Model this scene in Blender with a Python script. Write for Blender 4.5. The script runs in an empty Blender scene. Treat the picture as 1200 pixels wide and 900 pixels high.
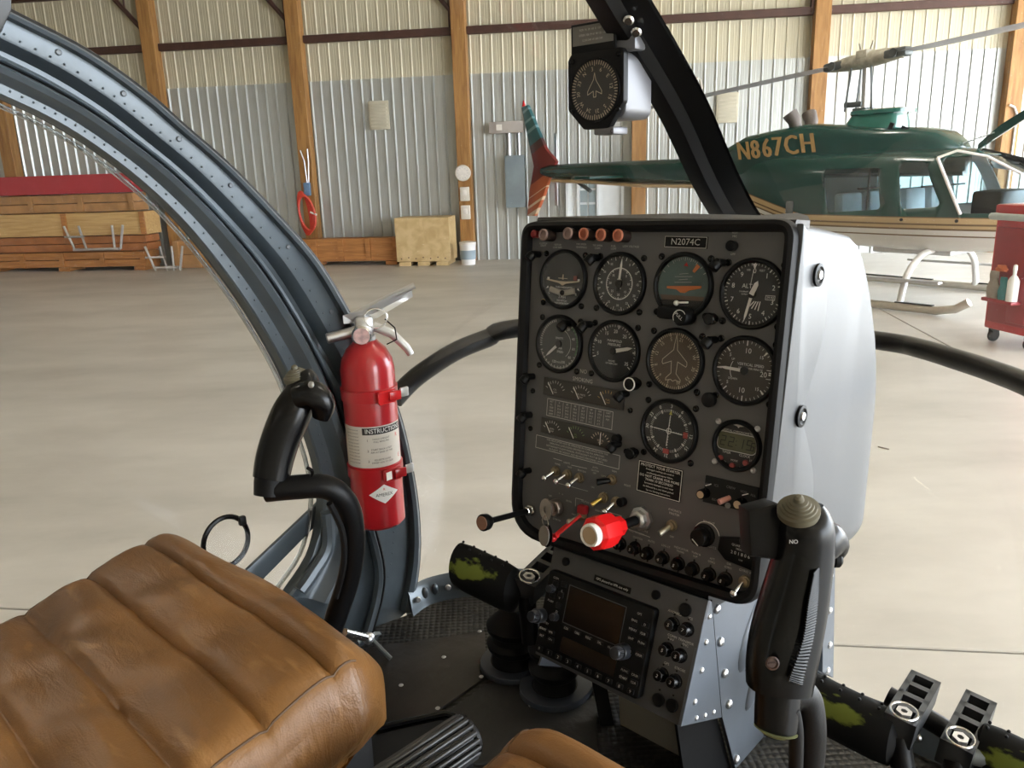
import bpy, bmesh, math, random
from math import sin, cos, pi, radians as rad
from mathutils import Matrix, Vector
random.seed(7)
SC = bpy.context.scene; COL = SC.collection

# ------------------------------------------------------------------ camera, sky, sun, exposure
cd = bpy.data.cameras.new('camera'); cam = bpy.data.objects.new('camera', cd); COL.objects.link(cam)
cd.sensor_width = 36.0; cd.lens = 27.9; cd.clip_start = 0.02; cd.clip_end = 500
cam.matrix_world = Matrix(((0.999480,0.032236,-0.000000,0.000000),(-0.008335,0.258434,-0.965993,0.000000),(-0.031139,0.965491,0.258568,1.600000),(0,0,0,1)))
SC.camera = cam
world = bpy.data.worlds.new('sky'); SC.world = world; world.use_nodes = True
bgn = world.node_tree.nodes['Background']; bgn.inputs[0].default_value = (0.85, 0.925, 1.0, 1); bgn.inputs[1].default_value = 6.0
sd_ = bpy.data.lights.new('sun', 'SUN'); sun = bpy.data.objects.new('sun', sd_); COL.objects.link(sun)
sd_.energy = 9.0; sd_.angle = rad(2); sd_.color = (1, .95, .86)
sun.rotation_euler = Vector((-0.80, 0.35, -1.25)).to_track_quat('-Z', 'Y').to_euler()
SC.view_settings.view_transform = 'Standard'; SC.view_settings.look = 'None'
SC.view_settings.exposure = 1.45; SC.view_settings.gamma = 1.0; SC.view_settings.use_curve_mapping = False
SC.cycles.max_bounces = 10; SC.cycles.diffuse_bounces = 6; SC.cycles.transparent_max_bounces = 24
SC.cycles.caustics_reflective = False; SC.cycles.caustics_refractive = False

# ------------------------------------------------------------------ frames of reference (metres)
I4 = Matrix.Identity(4)
PANEL = Matrix(((0.727957,0.094268,-0.679111,0.282471),(-0.685586,0.110265,-0.719592,0.911155),(0.007048,0.989422,0.144897,1.455011),(0,0,0,1)))      # x right, y up, z out of the instrument panel
CON = Matrix(((0.733361,0.226866,-0.640869,0.138154),(-0.679790,0.256080,-0.687248,0.980221),(0.008200,0.939657,0.342020,1.087108),(0,0,0,1)))          # radio console face
CK = Matrix(((0.686354,-0.727267,0.000000,0.000000),(0.727267,0.686354,0.000000,0.000000),(0.000000,0.000000,1.000000,0.000000),(0,0,0,1)))            # x forward, y left, z up in the cockpit
WALL = Matrix(((0.990700,0.135700,0.000000,0.000000),(-0.135700,0.990700,0.000000,15.100000),(0.000000,-0.000000,1.000000,0.000000),(0,0,0,1)))        # x along the back wall, y into it, z up
HELI = Matrix(((0.615661,0.788011,0.000000,4.240000),(-0.788011,0.615661,0.000000,10.080000),(0.000000,0.000000,1.000000,0.000000),(0,0,0,1)))        # x to the nose, y left, z up of the parked green helicopter
def fr(o, x, y, z):
    return Matrix(((x[0], y[0], z[0], o[0]), (x[1], y[1], z[1], o[1]), (x[2], y[2], z[2], o[2]), (0, 0, 0, 1)))
def T(*p): return Matrix.Translation(Vector(p[0] if len(p) == 1 else p))
def along(p, d, up=(0, 0, 1)):
    z = Vector(d).normalized(); u = Vector(up)
    if abs(z.dot(u)) > .98: u = Vector((1, 0, 0))
    x = u.cross(z).normalized(); y = z.cross(x)
    return fr(p, x, y, z)
RX = lambda a: Matrix.Rotation(a, 4, 'X')
RY = lambda a: Matrix.Rotation(a, 4, 'Y')
RZ = lambda a: Matrix.Rotation(a, 4, 'Z')

# ------------------------------------------------------------------ materials
MATS = {}
def mat(name, col=(.5, .5, .5), rough=.5, metal=0., var=0., vscale=8., bump=0., bscale=60., coat=0., spec=.5, emit=None):
    if name in MATS: return MATS[name]
    m = bpy.data.materials.new(name); m.use_nodes = True; nt = m.node_tree; p = nt.nodes['Principled BSDF']
    p.inputs['Base Color'].default_value = (*col, 1); p.inputs['Roughness'].default_value = rough
    p.inputs['Metallic'].default_value = metal; p.inputs['Coat Weight'].default_value = coat
    p.inputs['Specular IOR Level'].default_value = spec
    if emit: p.inputs['Emission Color'].default_value = (*emit[:3], 1); p.inputs['Emission Strength'].default_value = emit[3]
    if var or bump:
        tc = nt.nodes.new('ShaderNodeTexCoord')
    if var:
        n = nt.nodes.new('ShaderNodeTexNoise'); n.inputs['Scale'].default_value = vscale; n.inputs['Detail'].default_value = 5
        nt.links.new(tc.outputs['Object'], n.inputs['Vector'])
        r = nt.nodes.new('ShaderNodeValToRGB'); e = r.color_ramp.elements
        e[0].position = .3; e[1].position = .7
        e[0].color = (*[c*(1-var) for c in col], 1); e[1].color = (*[min(1, c*(1+var)) for c in col], 1)
        nt.links.new(n.outputs['Fac'], r.inputs[0]); nt.links.new(r.outputs[0], p.inputs['Base Color'])
    if bump:
        n2 = nt.nodes.new('ShaderNodeTexNoise'); n2.inputs['Scale'].default_value = bscale; n2.inputs['Detail'].default_value = 3
        nt.links.new(tc.outputs['Object'], n2.inputs['Vector'])
        b = nt.nodes.new('ShaderNodeBump'); b.inputs['Strength'].default_value = bump; b.inputs['Distance'].default_value = .01
        nt.links.new(n2.outputs['Fac'], b.inputs['Height']); nt.links.new(b.outputs[0], p.inputs['Normal'])
    MATS[name] = m; return m
def N(nt, kind, **kw):
    n = nt.nodes.new(kind)
    for k, v in kw.items(): setattr(n, k, v)
    return n
def clear(name, tint=(1, 1, 1), refl=1.0, rough=0.0, haze=0.0):
    m = bpy.data.materials.new(name); m.use_nodes = True; nt = m.node_tree; nt.nodes.clear(); MATS[name] = m
    o = N(nt, 'ShaderNodeOutputMaterial'); t = N(nt, 'ShaderNodeBsdfTransparent'); t.inputs[0].default_value = (*tint, 1)
    g = N(nt, 'ShaderNodeBsdfGlossy'); g.inputs['Roughness'].default_value = rough
    f = N(nt, 'ShaderNodeFresnel'); f.inputs[0].default_value = 1.45
    k = N(nt, 'ShaderNodeMath', operation='MULTIPLY'); k.inputs[1].default_value = refl; k.use_clamp = True
    mx = N(nt, 'ShaderNodeMixShader'); nt.links.new(f.outputs[0], k.inputs[0]); nt.links.new(k.outputs[0], mx.inputs[0])
    src = t.outputs[0]
    if haze:
        d = N(nt, 'ShaderNodeBsdfTranslucent'); d.inputs[0].default_value = (.8, .8, .8, 1)
        d2 = N(nt, 'ShaderNodeBsdfDiffuse'); d2.inputs[0].default_value = (.8, .8, .8, 1)
        ms = N(nt, 'ShaderNodeMixShader'); nt.links.new(d.outputs[0], ms.inputs[1]); nt.links.new(d2.outputs[0], ms.inputs[2])
        m2 = N(nt, 'ShaderNodeMixShader'); m2.inputs[0].default_value = haze
        nt.links.new(t.outputs[0], m2.inputs[1]); nt.links.new(ms.outputs[0], m2.inputs[2]); src = m2.outputs[0]
    nt.links.new(src, mx.inputs[1]); nt.links.new(g.outputs[0], mx.inputs[2]); nt.links.new(mx.outputs[0], o.inputs[0])
    return m
def leather():
    m = mat('tan leather', (.30, .135, .038), .42); nt = m.node_tree; p = nt.nodes['Principled BSDF']
    tc = N(nt, 'ShaderNodeTexCoord')
    n = N(nt, 'ShaderNodeTexNoise'); n.inputs['Scale'].default_value = 7; n.inputs['Detail'].default_value = 6
    r = N(nt, 'ShaderNodeValToRGB'); e = r.color_ramp.elements
    e[0].position = .28; e[0].color = (.115, .050, .013, 1); e[1].position = .72; e[1].color = (.245, .112, .030, 1)
    nt.links.new(tc.outputs['Object'], n.inputs[0]); nt.links.new(n.outputs['Fac'], r.inputs[0])
    mp = N(nt, 'ShaderNodeMapping'); mp.inputs['Scale'].default_value = (26, 7, 8); mp.inputs['Rotation'].default_value = (0, 0, .5)
    nt.links.new(tc.outputs['Object'], mp.inputs[0])
    s = N(nt, 'ShaderNodeTexNoise'); s.inputs['Scale'].default_value = 1.3; s.inputs['Detail'].default_value = 5; s.inputs['Distortion'].default_value = .6
    nt.links.new(mp.outputs[0], s.inputs[0])
    sr = N(nt, 'ShaderNodeValToRGB'); e = sr.color_ramp.elements; e[0].position = .60; e[0].color = (0, 0, 0, 1); e[1].position = .74; e[1].color = (.45, .45, .45, 1)
    nt.links.new(s.outputs['Fac'], sr.inputs[0])
    mx = N(nt, 'ShaderNodeMixRGB'); mx.inputs[2].default_value = (.46, .25, .10, 1)
    nt.links.new(sr.outputs[0], mx.inputs[0]); nt.links.new(r.outputs[0], mx.inputs[1]); nt.links.new(mx.outputs[0], p.inputs['Base Color'])
    w = N(nt, 'ShaderNodeTexNoise'); w.inputs['Scale'].default_value = 2.2; w.inputs['Detail'].default_value = 3; w.inputs['Distortion'].default_value = 1.0
    nt.links.new(mp.outputs[0], w.inputs[0])
    g = N(nt, 'ShaderNodeTexVoronoi'); g.inputs['Scale'].default_value = 420; nt.links.new(tc.outputs['Object'], g.inputs[0])
    a = N(nt, 'ShaderNodeMath', operation='MULTIPLY_ADD'); a.inputs[1].default_value = .12
    nt.links.new(g.outputs['Distance'], a.inputs[0]); nt.links.new(w.outputs['Fac'], a.inputs[2])
    b = N(nt, 'ShaderNodeBump'); b.inputs['Strength'].default_value = .24; b.inputs['Distance'].default_value = .008
    nt.links.new(a.outputs[0], b.inputs['Height']); nt.links.new(b.outputs[0], p.inputs['Normal'])
    return m
def concrete():
    m = mat('pale concrete', (.6, .55, .47), .42); nt = m.node_tree; p = nt.nodes['Principled BSDF']
    tc = N(nt, 'ShaderNodeNewGeometry')
    n = N(nt, 'ShaderNodeTexNoise'); n.inputs['Scale'].default_value = .8; n.inputs['Detail'].default_value = 9; n.inputs['Roughness'].default_value = .62
    mp = N(nt, 'ShaderNodeMapping'); mp.inputs['Scale'].default_value = (.75, 1.5, 1)
    nt.links.new(tc.outputs['Position'], mp.inputs[0]); nt.links.new(mp.outputs[0], n.inputs[0])
    r = N(nt, 'ShaderNodeValToRGB'); e = r.color_ramp.elements
    e[0].position = .3; e[0].color = (.36, .335, .295, 1); e[1].position = .62; e[1].color = (.50, .47, .42, 1)
    nt.links.new(n.outputs['Fac'], r.inputs[0])
    s = N(nt, 'ShaderNodeTexNoise'); s.inputs['Scale'].default_value = 2.6; s.inputs['Detail'].default_value = 4
    nt.links.new(mp.outputs[0], s.inputs[0])
    sr = N(nt, 'ShaderNodeValToRGB'); e = sr.color_ramp.elements; e[0].position = .66; e[0].color = (0, 0, 0, 1); e[1].position = .82; e[1].color = (.35, .35, .35, 1)
    nt.links.new(s.outputs['Fac'], sr.inputs[0])
    mx = N(nt, 'ShaderNodeMixRGB'); mx.inputs[2].default_value = (.22, .20, .175, 1)
    nt.links.new(sr.outputs[0], mx.inputs[0]); nt.links.new(r.outputs[0], mx.inputs[1]); nt.links.new(mx.outputs[0], p.inputs['Base Color'])
    return m
def timber(name, col, dark, sc=(1, 14, 14), rough=.6):
    m = mat(name, col, rough); nt = m.node_tree; p = nt.nodes['Principled BSDF']
    tc = N(nt, 'ShaderNodeTexCoord'); mp = N(nt, 'ShaderNodeMapping'); mp.inputs['Scale'].default_value = sc
    n = N(nt, 'ShaderNodeTexNoise'); n.inputs['Scale'].default_value = 2; n.inputs['Detail'].default_value = 6; n.inputs['Distortion'].default_value = .5
    r = N(nt, 'ShaderNodeValToRGB'); e = r.color_ramp.elements; e[0].position = .32; e[0].color = (*dark, 1); e[1].position = .62; e[1].color = (*col, 1)
    nt.links.new(tc.outputs['Object'], mp.inputs[0]); nt.links.new(mp.outputs[0], n.inputs[0]); nt.links.new(n.outputs['Fac'], r.inputs[0])
    nt.links.new(r.outputs[0], p.inputs['Base Color'])
    return m
def livery():
    m = mat('helicopter paint', (.01, .07, .055), .25, coat=.15, spec=.4); nt = m.node_tree; p = nt.nodes['Principled BSDF']
    tc = N(nt, 'ShaderNodeTexCoord'); s = N(nt, 'ShaderNodeSeparateXYZ'); nt.links.new(tc.outputs['Object'], s.inputs[0])
    a = N(nt, 'ShaderNodeMath', operation='MULTIPLY_ADD'); a.inputs[1].default_value = -1; a.inputs[2].default_value = -.26
    nt.links.new(s.outputs['X'], a.inputs[0])
    b = N(nt, 'ShaderNodeMath', operation='MAXIMUM'); b.inputs[1].default_value = 0; nt.links.new(a.outputs[0], b.inputs[0])
    c = N(nt, 'ShaderNodeMath', operation='MULTIPLY_ADD'); c.inputs[1].default_value = -.26; nt.links.new(b.outputs[0], c.inputs[0]); nt.links.new(s.outputs['Z'], c.inputs[2])
    r = N(nt, 'ShaderNodeValToRGB'); r.color_ramp.interpolation = 'CONSTANT'; E = r.color_ramp.elements
    tan = (.46, .33, .17); wht = (.62, .60, .55); brn = (.14, .085, .04); grn = (.003, .040, .033)
    st = [(0, wht), (.775, brn), (.79, wht), (.845, brn), (.865, tan), (.895, brn), (.915, tan), (.975, brn), (.985, grn)]
    E[0].position = 0; E[0].color = (*wht, 1); E[1].position = st[1][0]; E[1].color = (*st[1][1], 1)
    for q, cc in st[2:]:
        x = E.new(q); x.color = (*cc, 1)
    nt.links.new(c.outputs[0], r.inputs[0]); nt.links.new(r.outputs[0], p.inputs['Base Color'])
    return m
def checker_plate():
    m = mat('dark tread plate', (.035, .036, .038), .5, .3); nt = m.node_tree; p = nt.nodes['Principled BSDF']
    tc = N(nt, 'ShaderNodeTexCoord'); mp = N(nt, 'ShaderNodeMapping'); mp.inputs['Scale'].default_value = (95, 95, 95); mp.inputs['Rotation'].default_value = (0, 0, .78)
    nt.links.new(tc.outputs['Object'], mp.inputs[0])
    v = N(nt, 'ShaderNodeTexVoronoi'); v.inputs['Scale'].default_value = 1; v.inputs['Randomness'].default_value = .05; nt.links.new(mp.outputs[0], v.inputs[0])
    b = N(nt, 'ShaderNodeBump'); b.inputs['Strength'].default_value = .8; b.inputs['Distance'].default_value = .004; b.invert = True
    nt.links.new(v.outputs['Distance'], b.inputs['Height']); nt.links.new(b.outputs[0], p.inputs['Normal'])
    n = N(nt, 'ShaderNodeTexNoise'); n.inputs['Scale'].default_value = 9; n.inputs['Detail'].default_value = 6; nt.links.new(tc.outputs['Object'], n.inputs[0])
    r = N(nt, 'ShaderNodeValToRGB'); e = r.color_ramp.elements; e[0].position = .35; e[0].color = (.012, .0115, .011, 1); e[1].position = .78; e[1].color = (.065, .062, .055, 1)
    nt.links.new(n.outputs['Fac'], r.inputs[0]); nt.links.new(r.outputs[0], p.inputs['Base Color'])
    return m
def fin_paint():
    m = mat('striped fin paint', (.1, .1, .1), .35); nt = m.node_tree; p = nt.nodes['Principled BSDF']
    tc = N(nt, 'ShaderNodeTexCoord'); s = N(nt, 'ShaderNodeSeparateXYZ'); nt.links.new(tc.outputs['Object'], s.inputs[0])
    a = N(nt, 'ShaderNodeMath', operation='MULTIPLY_ADD'); a.inputs[1].default_value = -.45; nt.links.new(s.outputs['X'], a.inputs[0]); nt.links.new(s.outputs['Z'], a.inputs[2])
    b = N(nt, 'ShaderNodeMath', operation='MULTIPLY_ADD'); b.inputs[1].default_value = .25; b.inputs[2].default_value = -.75; nt.links.new(a.outputs[0], b.inputs[0])
    r = N(nt, 'ShaderNodeValToRGB'); r.color_ramp.interpolation = 'CONSTANT'; E = r.color_ramp.elements
    g1 = (.03, .11, .12); g2 = (.16, .27, .29); red = (.16, .02, .018); org = (.42, .10, .035); bei = (.55, .36, .2); cream = (.66, .5, .36); dk = (.07, .03, .03)
    st = [(0, bei), (.105, org), (.13, bei), (.135, cream), (.15, org), (.175, cream), (.185, org), (.215, cream), (.222, org), (.27, red), (.40, dk), (.44, g1), (.50, g2), (.515, g1), (.55, g2), (.56, g1), (.60, g2), (.61, g1), (.66, g2), (.67, g1)]
    E[0].position = 0; E[0].color = (*bei, 1); E[1].position = st[1][0]; E[1].color = (*org, 1)
    for q, cc in st[2:]:
        x = E.new(q); x.color = (*cc, 1)
    nt.links.new(b.outputs[0], r.inputs[0]); nt.links.new(r.outputs[0], p.inputs['Base Color'])
    return m

blk = mat('black plastic', (.003, .003, .0034), .45, bump=.04, bscale=500, spec=.2)
blkgl = mat('glossy black', (.003, .003, .0034), .27, var=.1, spec=.26)
rubber = mat('black rubber', (.006, .006, .0065), .55, var=.2, spec=.2)
pgrey = mat('panel grey', (.092, .091, .094), .55, bump=.04, bscale=900, var=.05, vscale=12)
cgrey = mat('console grey', (.062, .062, .066), .5, bump=.03, bscale=900)
vinyl = mat('grey textured cover', (.060, .063, .068), .42, bump=.16, bscale=1300)
steel = mat('blue grey paint', (.074, .091, .106), .34, .25, var=.2, vscale=9, bump=.03, bscale=60)
sidegrey = mat('pedestal paint', (.088, .100, .118), .42, .1, var=.1, vscale=14)
chrome = mat('bright metal', (.72, .72, .72), .22, 1., var=.06, vscale=30)
alu = mat('dull metal', (.55, .55, .56), .38, 1., var=.08, vscale=30)
brass = mat('brass', (.42, .30, .12), .35, 1., var=.1)
white = mat('white print', (.80, .79, .76), .6, var=.03)
faint = mat('grey print', (.50, .49, .47), .6, var=.03)
cream = mat('cream print', (.62, .52, .38), .6, var=.03)
red = mat('red plastic', (.62, .012, .015), .35, var=.05, coat=.2)
redm = mat('extinguisher red', (.42, .012, .018), .3, var=.04, vscale=5, coat=.4)
dial = mat('dial black', (.014, .014, .015), .6, var=.05)
ddial = mat('dial brown', (.075, .048, .026), .6, var=.05)
orange = mat('orange print', (.62, .16, .03), .5, var=.03)
glassd = clear('dial glass', refl=.5)
plexi = clear('clear plexiglass', refl=.06, haze=.003)
plexid = clear('door plexiglass', refl=.12, haze=.012)
hglass = clear('parked helicopter glazing', (.80, .90, .93), refl=1.3)
tan = leather(); conc = concrete()
postwood = timber('post timber', (.38, .195, .06), (.24, .11, .03), (9, 9, 1))
box1 = timber('orange timber', (.46, .20, .06), (.30, .12, .035))
box2 = timber('pale timber', (.60, .39, .16), (.47, .28, .10))
ply = timber('plywood', (.62, .46, .24), (.48, .33, .15), (3, 3, 3))
lowmet = mat('galvanised lower cladding', (.47, .48, .46), .30, .45, var=.05, vscale=.8)
upmet = mat('beige upper cladding', (.52, .475, .35), .42, .1, var=.04, vscale=.6)
girt = mat('brown steel', (.07, .032, .024), .5, .2, var=.15)
tread = checker_plate(); paint = livery(); finp = fin_paint()
green = mat('dark green paint', (.003, .040, .033), .25, var=.1, coat=.15, spec=.4)

# ------------------------------------------------------------------ mesh builder
GLY = {}
def glyph(s):
    if s not in GLY:
        c = bpy.data.curves.new('t', 'FONT'); c.body = s; c.size = 1; c.align_x = 'CENTER'; c.align_y = 'CENTER'; c.resolution_u = 2
        o = bpy.data.objects.new('t', c); COL.objects.link(o)
        dg = bpy.context.evaluated_depsgraph_get(); me = bpy.data.meshes.new_from_object(o.evaluated_get(dg))
        GLY[s] = ([tuple(v.co) for v in me.vertices], [tuple(p.vertices) for p in me.polygons])
        bpy.data.objects.remove(o); bpy.data.curves.remove(c); bpy.data.meshes.remove(me)
    return GLY[s]
ROOTM = {}
def rootm(o):
    while o.parent: o = o.parent
    return ROOTM[o.name]
class MB:
    def __init__(s, frame=I4): s.V = []; s.P = []; s.F = frame
    def put(s, vs, fs, M=None):
        X = s.F @ M if M is not None else s.F
        b = len(s.V); s.V += [X @ Vector(v) for v in vs]; s.P += [tuple(b+i for i in f) for f in fs]; return s
    def bm(s, fn, M=None):
        b = bmesh.new(); fn(b); b.verts.index_update()
        s.put([v.co.copy() for v in b.verts], [[v.index for v in f.verts] for f in b.faces], M); b.free(); return s
    def box(s, c, d, M=None, bev=0, seg=2):
        x, y, z = d[0]/2, d[1]/2, d[2]/2
        if bev:
            def f(b):
                bmesh.ops.create_cube(b, size=1); bmesh.ops.scale(b, vec=d, verts=b.verts)
                bmesh.ops.bevel(b, geom=b.edges[:], offset=bev, segments=seg, affect='EDGES', profile=.5)
            return s.bm(f, (M or I4) @ T(c))
        v = [(c[0]+i*x, c[1]+j*y, c[2]+k*z) for i in (-1, 1) for j in (-1, 1) for k in (-1, 1)]
        return s.put(v, [(0, 1, 3, 2), (4, 6, 7, 5), (0, 4, 5, 1), (2, 3, 7, 6), (0, 2, 6, 4), (1, 5, 7, 3)], M)
    def prism(s, poly, z0, z1, M=None, bev=0):
        n = len(poly)
        a = sum(poly[i][0]*poly[(i+1) % n][1]-poly[(i+1) % n][0]*poly[i][1] for i in range(n))
        if a < 0: poly = poly[::-1]
        if bev:
            def f(b):
                vs = [b.verts.new((p[0], p[1], z0)) for p in poly]; fc = b.faces.new(vs)
                r = bmesh.ops.extrude_face_region(b, geom=[fc]); nv = [g for g in r['geom'] if isinstance(g, bmesh.types.BMVert)]
                bmesh.ops.translate(b, vec=(0, 0, z1-z0), verts=nv); bmesh.ops.recalc_face_normals(b, faces=b.faces[:])
                bmesh.ops.bevel(b, geom=[e for e in b.edges if all(v in nv for v in e.verts)], offset=bev, segments=2, affect='EDGES', profile=.5)
            return s.bm(f, M)
        v = [(p[0], p[1], z0) for p in poly]+[(p[0], p[1], z1) for p in poly]
        return s.put(v, [tuple(range(n))[::-1], tuple(range(n, 2*n))]+[(i, (i+1) % n, n+(i+1) % n, n+i) for i in range(n)], M)
    def loft(s, rings, closed=True, cap=True, M=None, loop=False):
        n = len(rings[0]); v = [p for r in rings for p in r]; f = []
        m = len(rings)
        for i in range(m if loop else m-1):
            j = (i+1) % m
            for k in range(n if closed else n-1):
                l = (k+1) % n; f.append((i*n+k, i*n+l, j*n+l, j*n+k))
        if cap and closed and not loop: f += [tuple(range(n))[::-1], tuple(range((m-1)*n, m*n))]
        return s.put(v, f, M)
    def tube(s, pts, r, n=10, M=None, closed=False, flat=1., up=(0, 0, 1)):
        pts = [Vector(p) for p in pts]; rs = r if isinstance(r, (list, tuple)) else [r]*len(pts); rings = []; m = len(pts)
        px = None
        for i, p in enumerate(pts):
            a = pts[i-1] if (i > 0 or closed) else p; b = pts[(i+1) % m] if (i < m-1 or closed) else p
            t = (b-a).normalized()
            if px is None:
                u = Vector(up); u = Vector((1, 0, 0)) if abs(u.dot(t)) > .95 else u
                px = u.cross(t).normalized()
            else:
                px = (px-t*px.dot(t)).normalized()
            py = t.cross(px)
            rings.append([p+px*cos(2*pi*k/n)*rs[i]+py*sin(2*pi*k/n)*rs[i]*flat for k in range(n)])
        return s.loft(rings, M=M, loop=closed)
    def lathe(s, prof, M=None, n=24):
        rings = [[(r*cos(2*pi*k/n), r*sin(2*pi*k/n), z) for k in range(n)] for r, z in prof]
        return s.loft(rings, M=M)
    def cyl(s, p, d, r, h, n=16, M=None, r2=None, bev=0):
        r2 = r if r2 is None else r2
        pr = [(r, 0), (r2, h)] if not bev else [(r-bev, 0), (r, bev), (r2, h-bev), (r2-bev, h)]
        return s.lathe(pr, (M or I4) @ along(p, d), n)
    def ball(s, c, r, n=12, M=None, sc=(1, 1, 1)):
        return s.lathe([(max(1e-4, r*sin(pi*k/n)), -r*cos(pi*k/n)) for k in range(n+1)], (M or I4) @ T(c) @ Matrix.Diagonal((*sc, 1)), 2*n)
    def text(s, t, M, size, wrap=None, sx=1.):
        v, f = glyph(t)
        v = [(a*size*sx, b*size, 0) for a, b, c in v]
        if wrap: v = [wrap(a, b) for a, b, c in v]
        return s.put(v, f, M)
    def ring(s, c, ro, ri, h, n=32, M=None):
        return s.lathe([(ri, 0), (ro, 0), (ro, h*.7), (ro-(ro-ri)*.3, h), (ri+(ro-ri)*.2, h), (ri, h*.6), (ri, 0)], (M or I4) @ T(c), n)
    def line(s, pts, w, M=None, closed=False, z=0):
        pts = [Vector((p[0], p[1])) for p in pts]; n = len(pts)
        for i in range(n if closed else n-1):
            a, b = pts[i], pts[(i+1) % n]; d = (b-a)
            if d.length < 1e-7: continue
            d.normalize(); q = Vector((-d.y, d.x))*w/2; a = a-d*w*.3; b = b+d*w*.3
            s.put([(*(a-q), z), (*(b-q), z), (*(b+q), z), (*(a+q), z)], [(0, 1, 2, 3)], M)
        return s
    def build(s, name, m, parent=None, base=None, smooth=True, ang=38, label=None, cat=None, group=None, kind=None):
        if parent is not None: X = rootm(parent)
        else: X = base if base is not None else s.F.copy()
        inv = X.inverted()
        me = bpy.data.meshes.new(name); me.from_pydata([inv @ v for v in s.V], [], s.P); me.validate()
        o = bpy.data.objects.new(name, me); COL.objects.link(o)
        for mm in (m if isinstance(m, (list, tuple)) else [m]): me.materials.append(mm)
        if smooth and len(me.polygons):
            me.polygons.foreach_set('use_smooth', [True]*len(me.polygons)); me.set_sharp_from_angle(angle=rad(ang))
        if parent is not None: o.parent = parent
        else: o.matrix_world = X; ROOTM[o.name] = X
        return tag(o, label, cat, group, kind)
def tag(o, label=None, cat=None, group=None, kind=None):
    if label: o['label'] = label
    if cat: o['category'] = cat
    if group: o['group'] = group
    if kind: o['kind'] = kind
    return o
def thing(name, label, cat, frame, base=(0, 0, 0), group=None):
    o = bpy.data.objects.new(name, None); COL.objects.link(o); o.empty_display_size = .05
    X = frame @ T(base); o.matrix_world = X; ROOTM[o.name] = X
    return tag(o, label, cat, group)
def structure(name):
    o = bpy.data.objects.new(name, None); COL.objects.link(o); ROOTM[o.name] = I4.copy(); o['kind'] = 'structure'; return o
def dup(o, X=None, parent=None, label=None):
    c = o.copy(); COL.objects.link(c)
    if parent: c.parent = parent
    if X is not None: c.matrix_world = X; ROOTM[c.name] = X
    if label: c['label'] = label
    for ch in list(o.children): dup(ch, None, c)
    return c
def spline(pts, n):
    pts = [Vector(p) for p in pts]; out = []; m = len(pts)-1
    for i in range(n):
        t = i/(n-1)*m; k = min(int(t), m-1); u = t-k
        p0, p1, p2, p3 = pts[max(k-1, 0)], pts[k], pts[k+1], pts[min(k+2, m)]
        out.append(.5*((2*p1)+(p2-p0)*u+(2*p0-5*p1+4*p2-p3)*u*u+(3*p1-p0-3*p2+p3)*u*u*u))
    return out
def rrect(w, h, r, n=5, cx=0, cy=0):
    o = []
    for (sx, sy, a) in ((1, 1, 0), (-1, 1, 90), (-1, -1, 180), (1, -1, 270)):
        for k in range(n+1):
            t = rad(a+90*k/n); o.append((cx+sx*(w/2-r)+r*cos(t), cy+sy*(h/2-r)+r*sin(t)))
    return o
def rpoly(pts, rs, n=6):
    out = []; m = len(pts)
    for i in range(m):
        p = Vector(pts[i]); a = Vector(pts[i-1])-p; b = Vector(pts[(i+1) % m])-p; r = rs[i] if isinstance(rs, (list, tuple)) else rs
        a.normalize(); b.normalize(); h = math.acos(max(-1, min(1, a.dot(b))))/2; d = r/math.tan(h)
        p1 = p+a*d; p2 = p+b*d
        for k in range(n+1):
            t = k/n; out.append(tuple(p1*(1-t)**2+p*2*t*(1-t)+p2*t*t))
    return out

FILL_LAMP_W = 15
# ================================================================== THE HANGAR
fl = structure('floor')
for (a, b) in ((-14., 4.94), (4.94, 12.)):
    for (c, d) in ((-26., -12.45), (-12.45, .3)):
        g = .006
        MB(WALL).box(((a+b)/2, (c+d)/2, -.06), (b-a-2*g, d-c-2*g, .12), bev=.004, seg=1).build('slab', conc, fl, smooth=False)
MB(WALL).box((-1, -12.8, -.10), (26, 27, .16)).build('joint_filler', mat('dark joint', (.06, .055, .05), .9), fl, smooth=False)
apron = MB(WALL).box((32, -13, -.09), (40, 80, .1)).build('ground', mat('apron concrete', (.5, .48, .44), .8, var=.1, vscale=.5), kind='structure', smooth=False)

wb = structure('wall_back')
POSTS = [-9.77, -6.52, -3.72, -.72, 2.42, 5.4, 8.5, 11.4]
EDGE = [-14.]+POSTS+[12.]
def corrug(s0, s1, z0, z1, y, p=.192, h=.034, k_=.004):
    pr = []; k = 0; s = s0
    while s < s1-.01:
        for ds, hh in ((0, 0), (.045, 0), (.051, k_), (.057, 0), (.095, 0), (.101, k_), (.107, 0), (.143, 0), (.150, h), (.160, h), (.180, 0), (.192, 0)):
            if s+ds <= s1: pr.append((s+ds, hh))
        s += p
    rings = [[(a, y-b, z0) for a, b in pr], [(a, y-b, z1) for a, b in pr]]
    return MB(WALL).loft(rings, closed=False)
for i in range(len(EDGE)-1):
    a, b = EDGE[i], EDGE[i+1]
    for nm, z0, z1, y, m in (('lower_cladding', 0, 3.31, 0., lowmet), ('upper_cladding', 3.28, 5.7, .02, upmet)):
        corrug(a, b, z0, z1, y, h=.034 if z0 == 0 else .014, k_=.0015 if z0 == 0 else .003).build(nm, m, wb, smooth=False)
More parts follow.
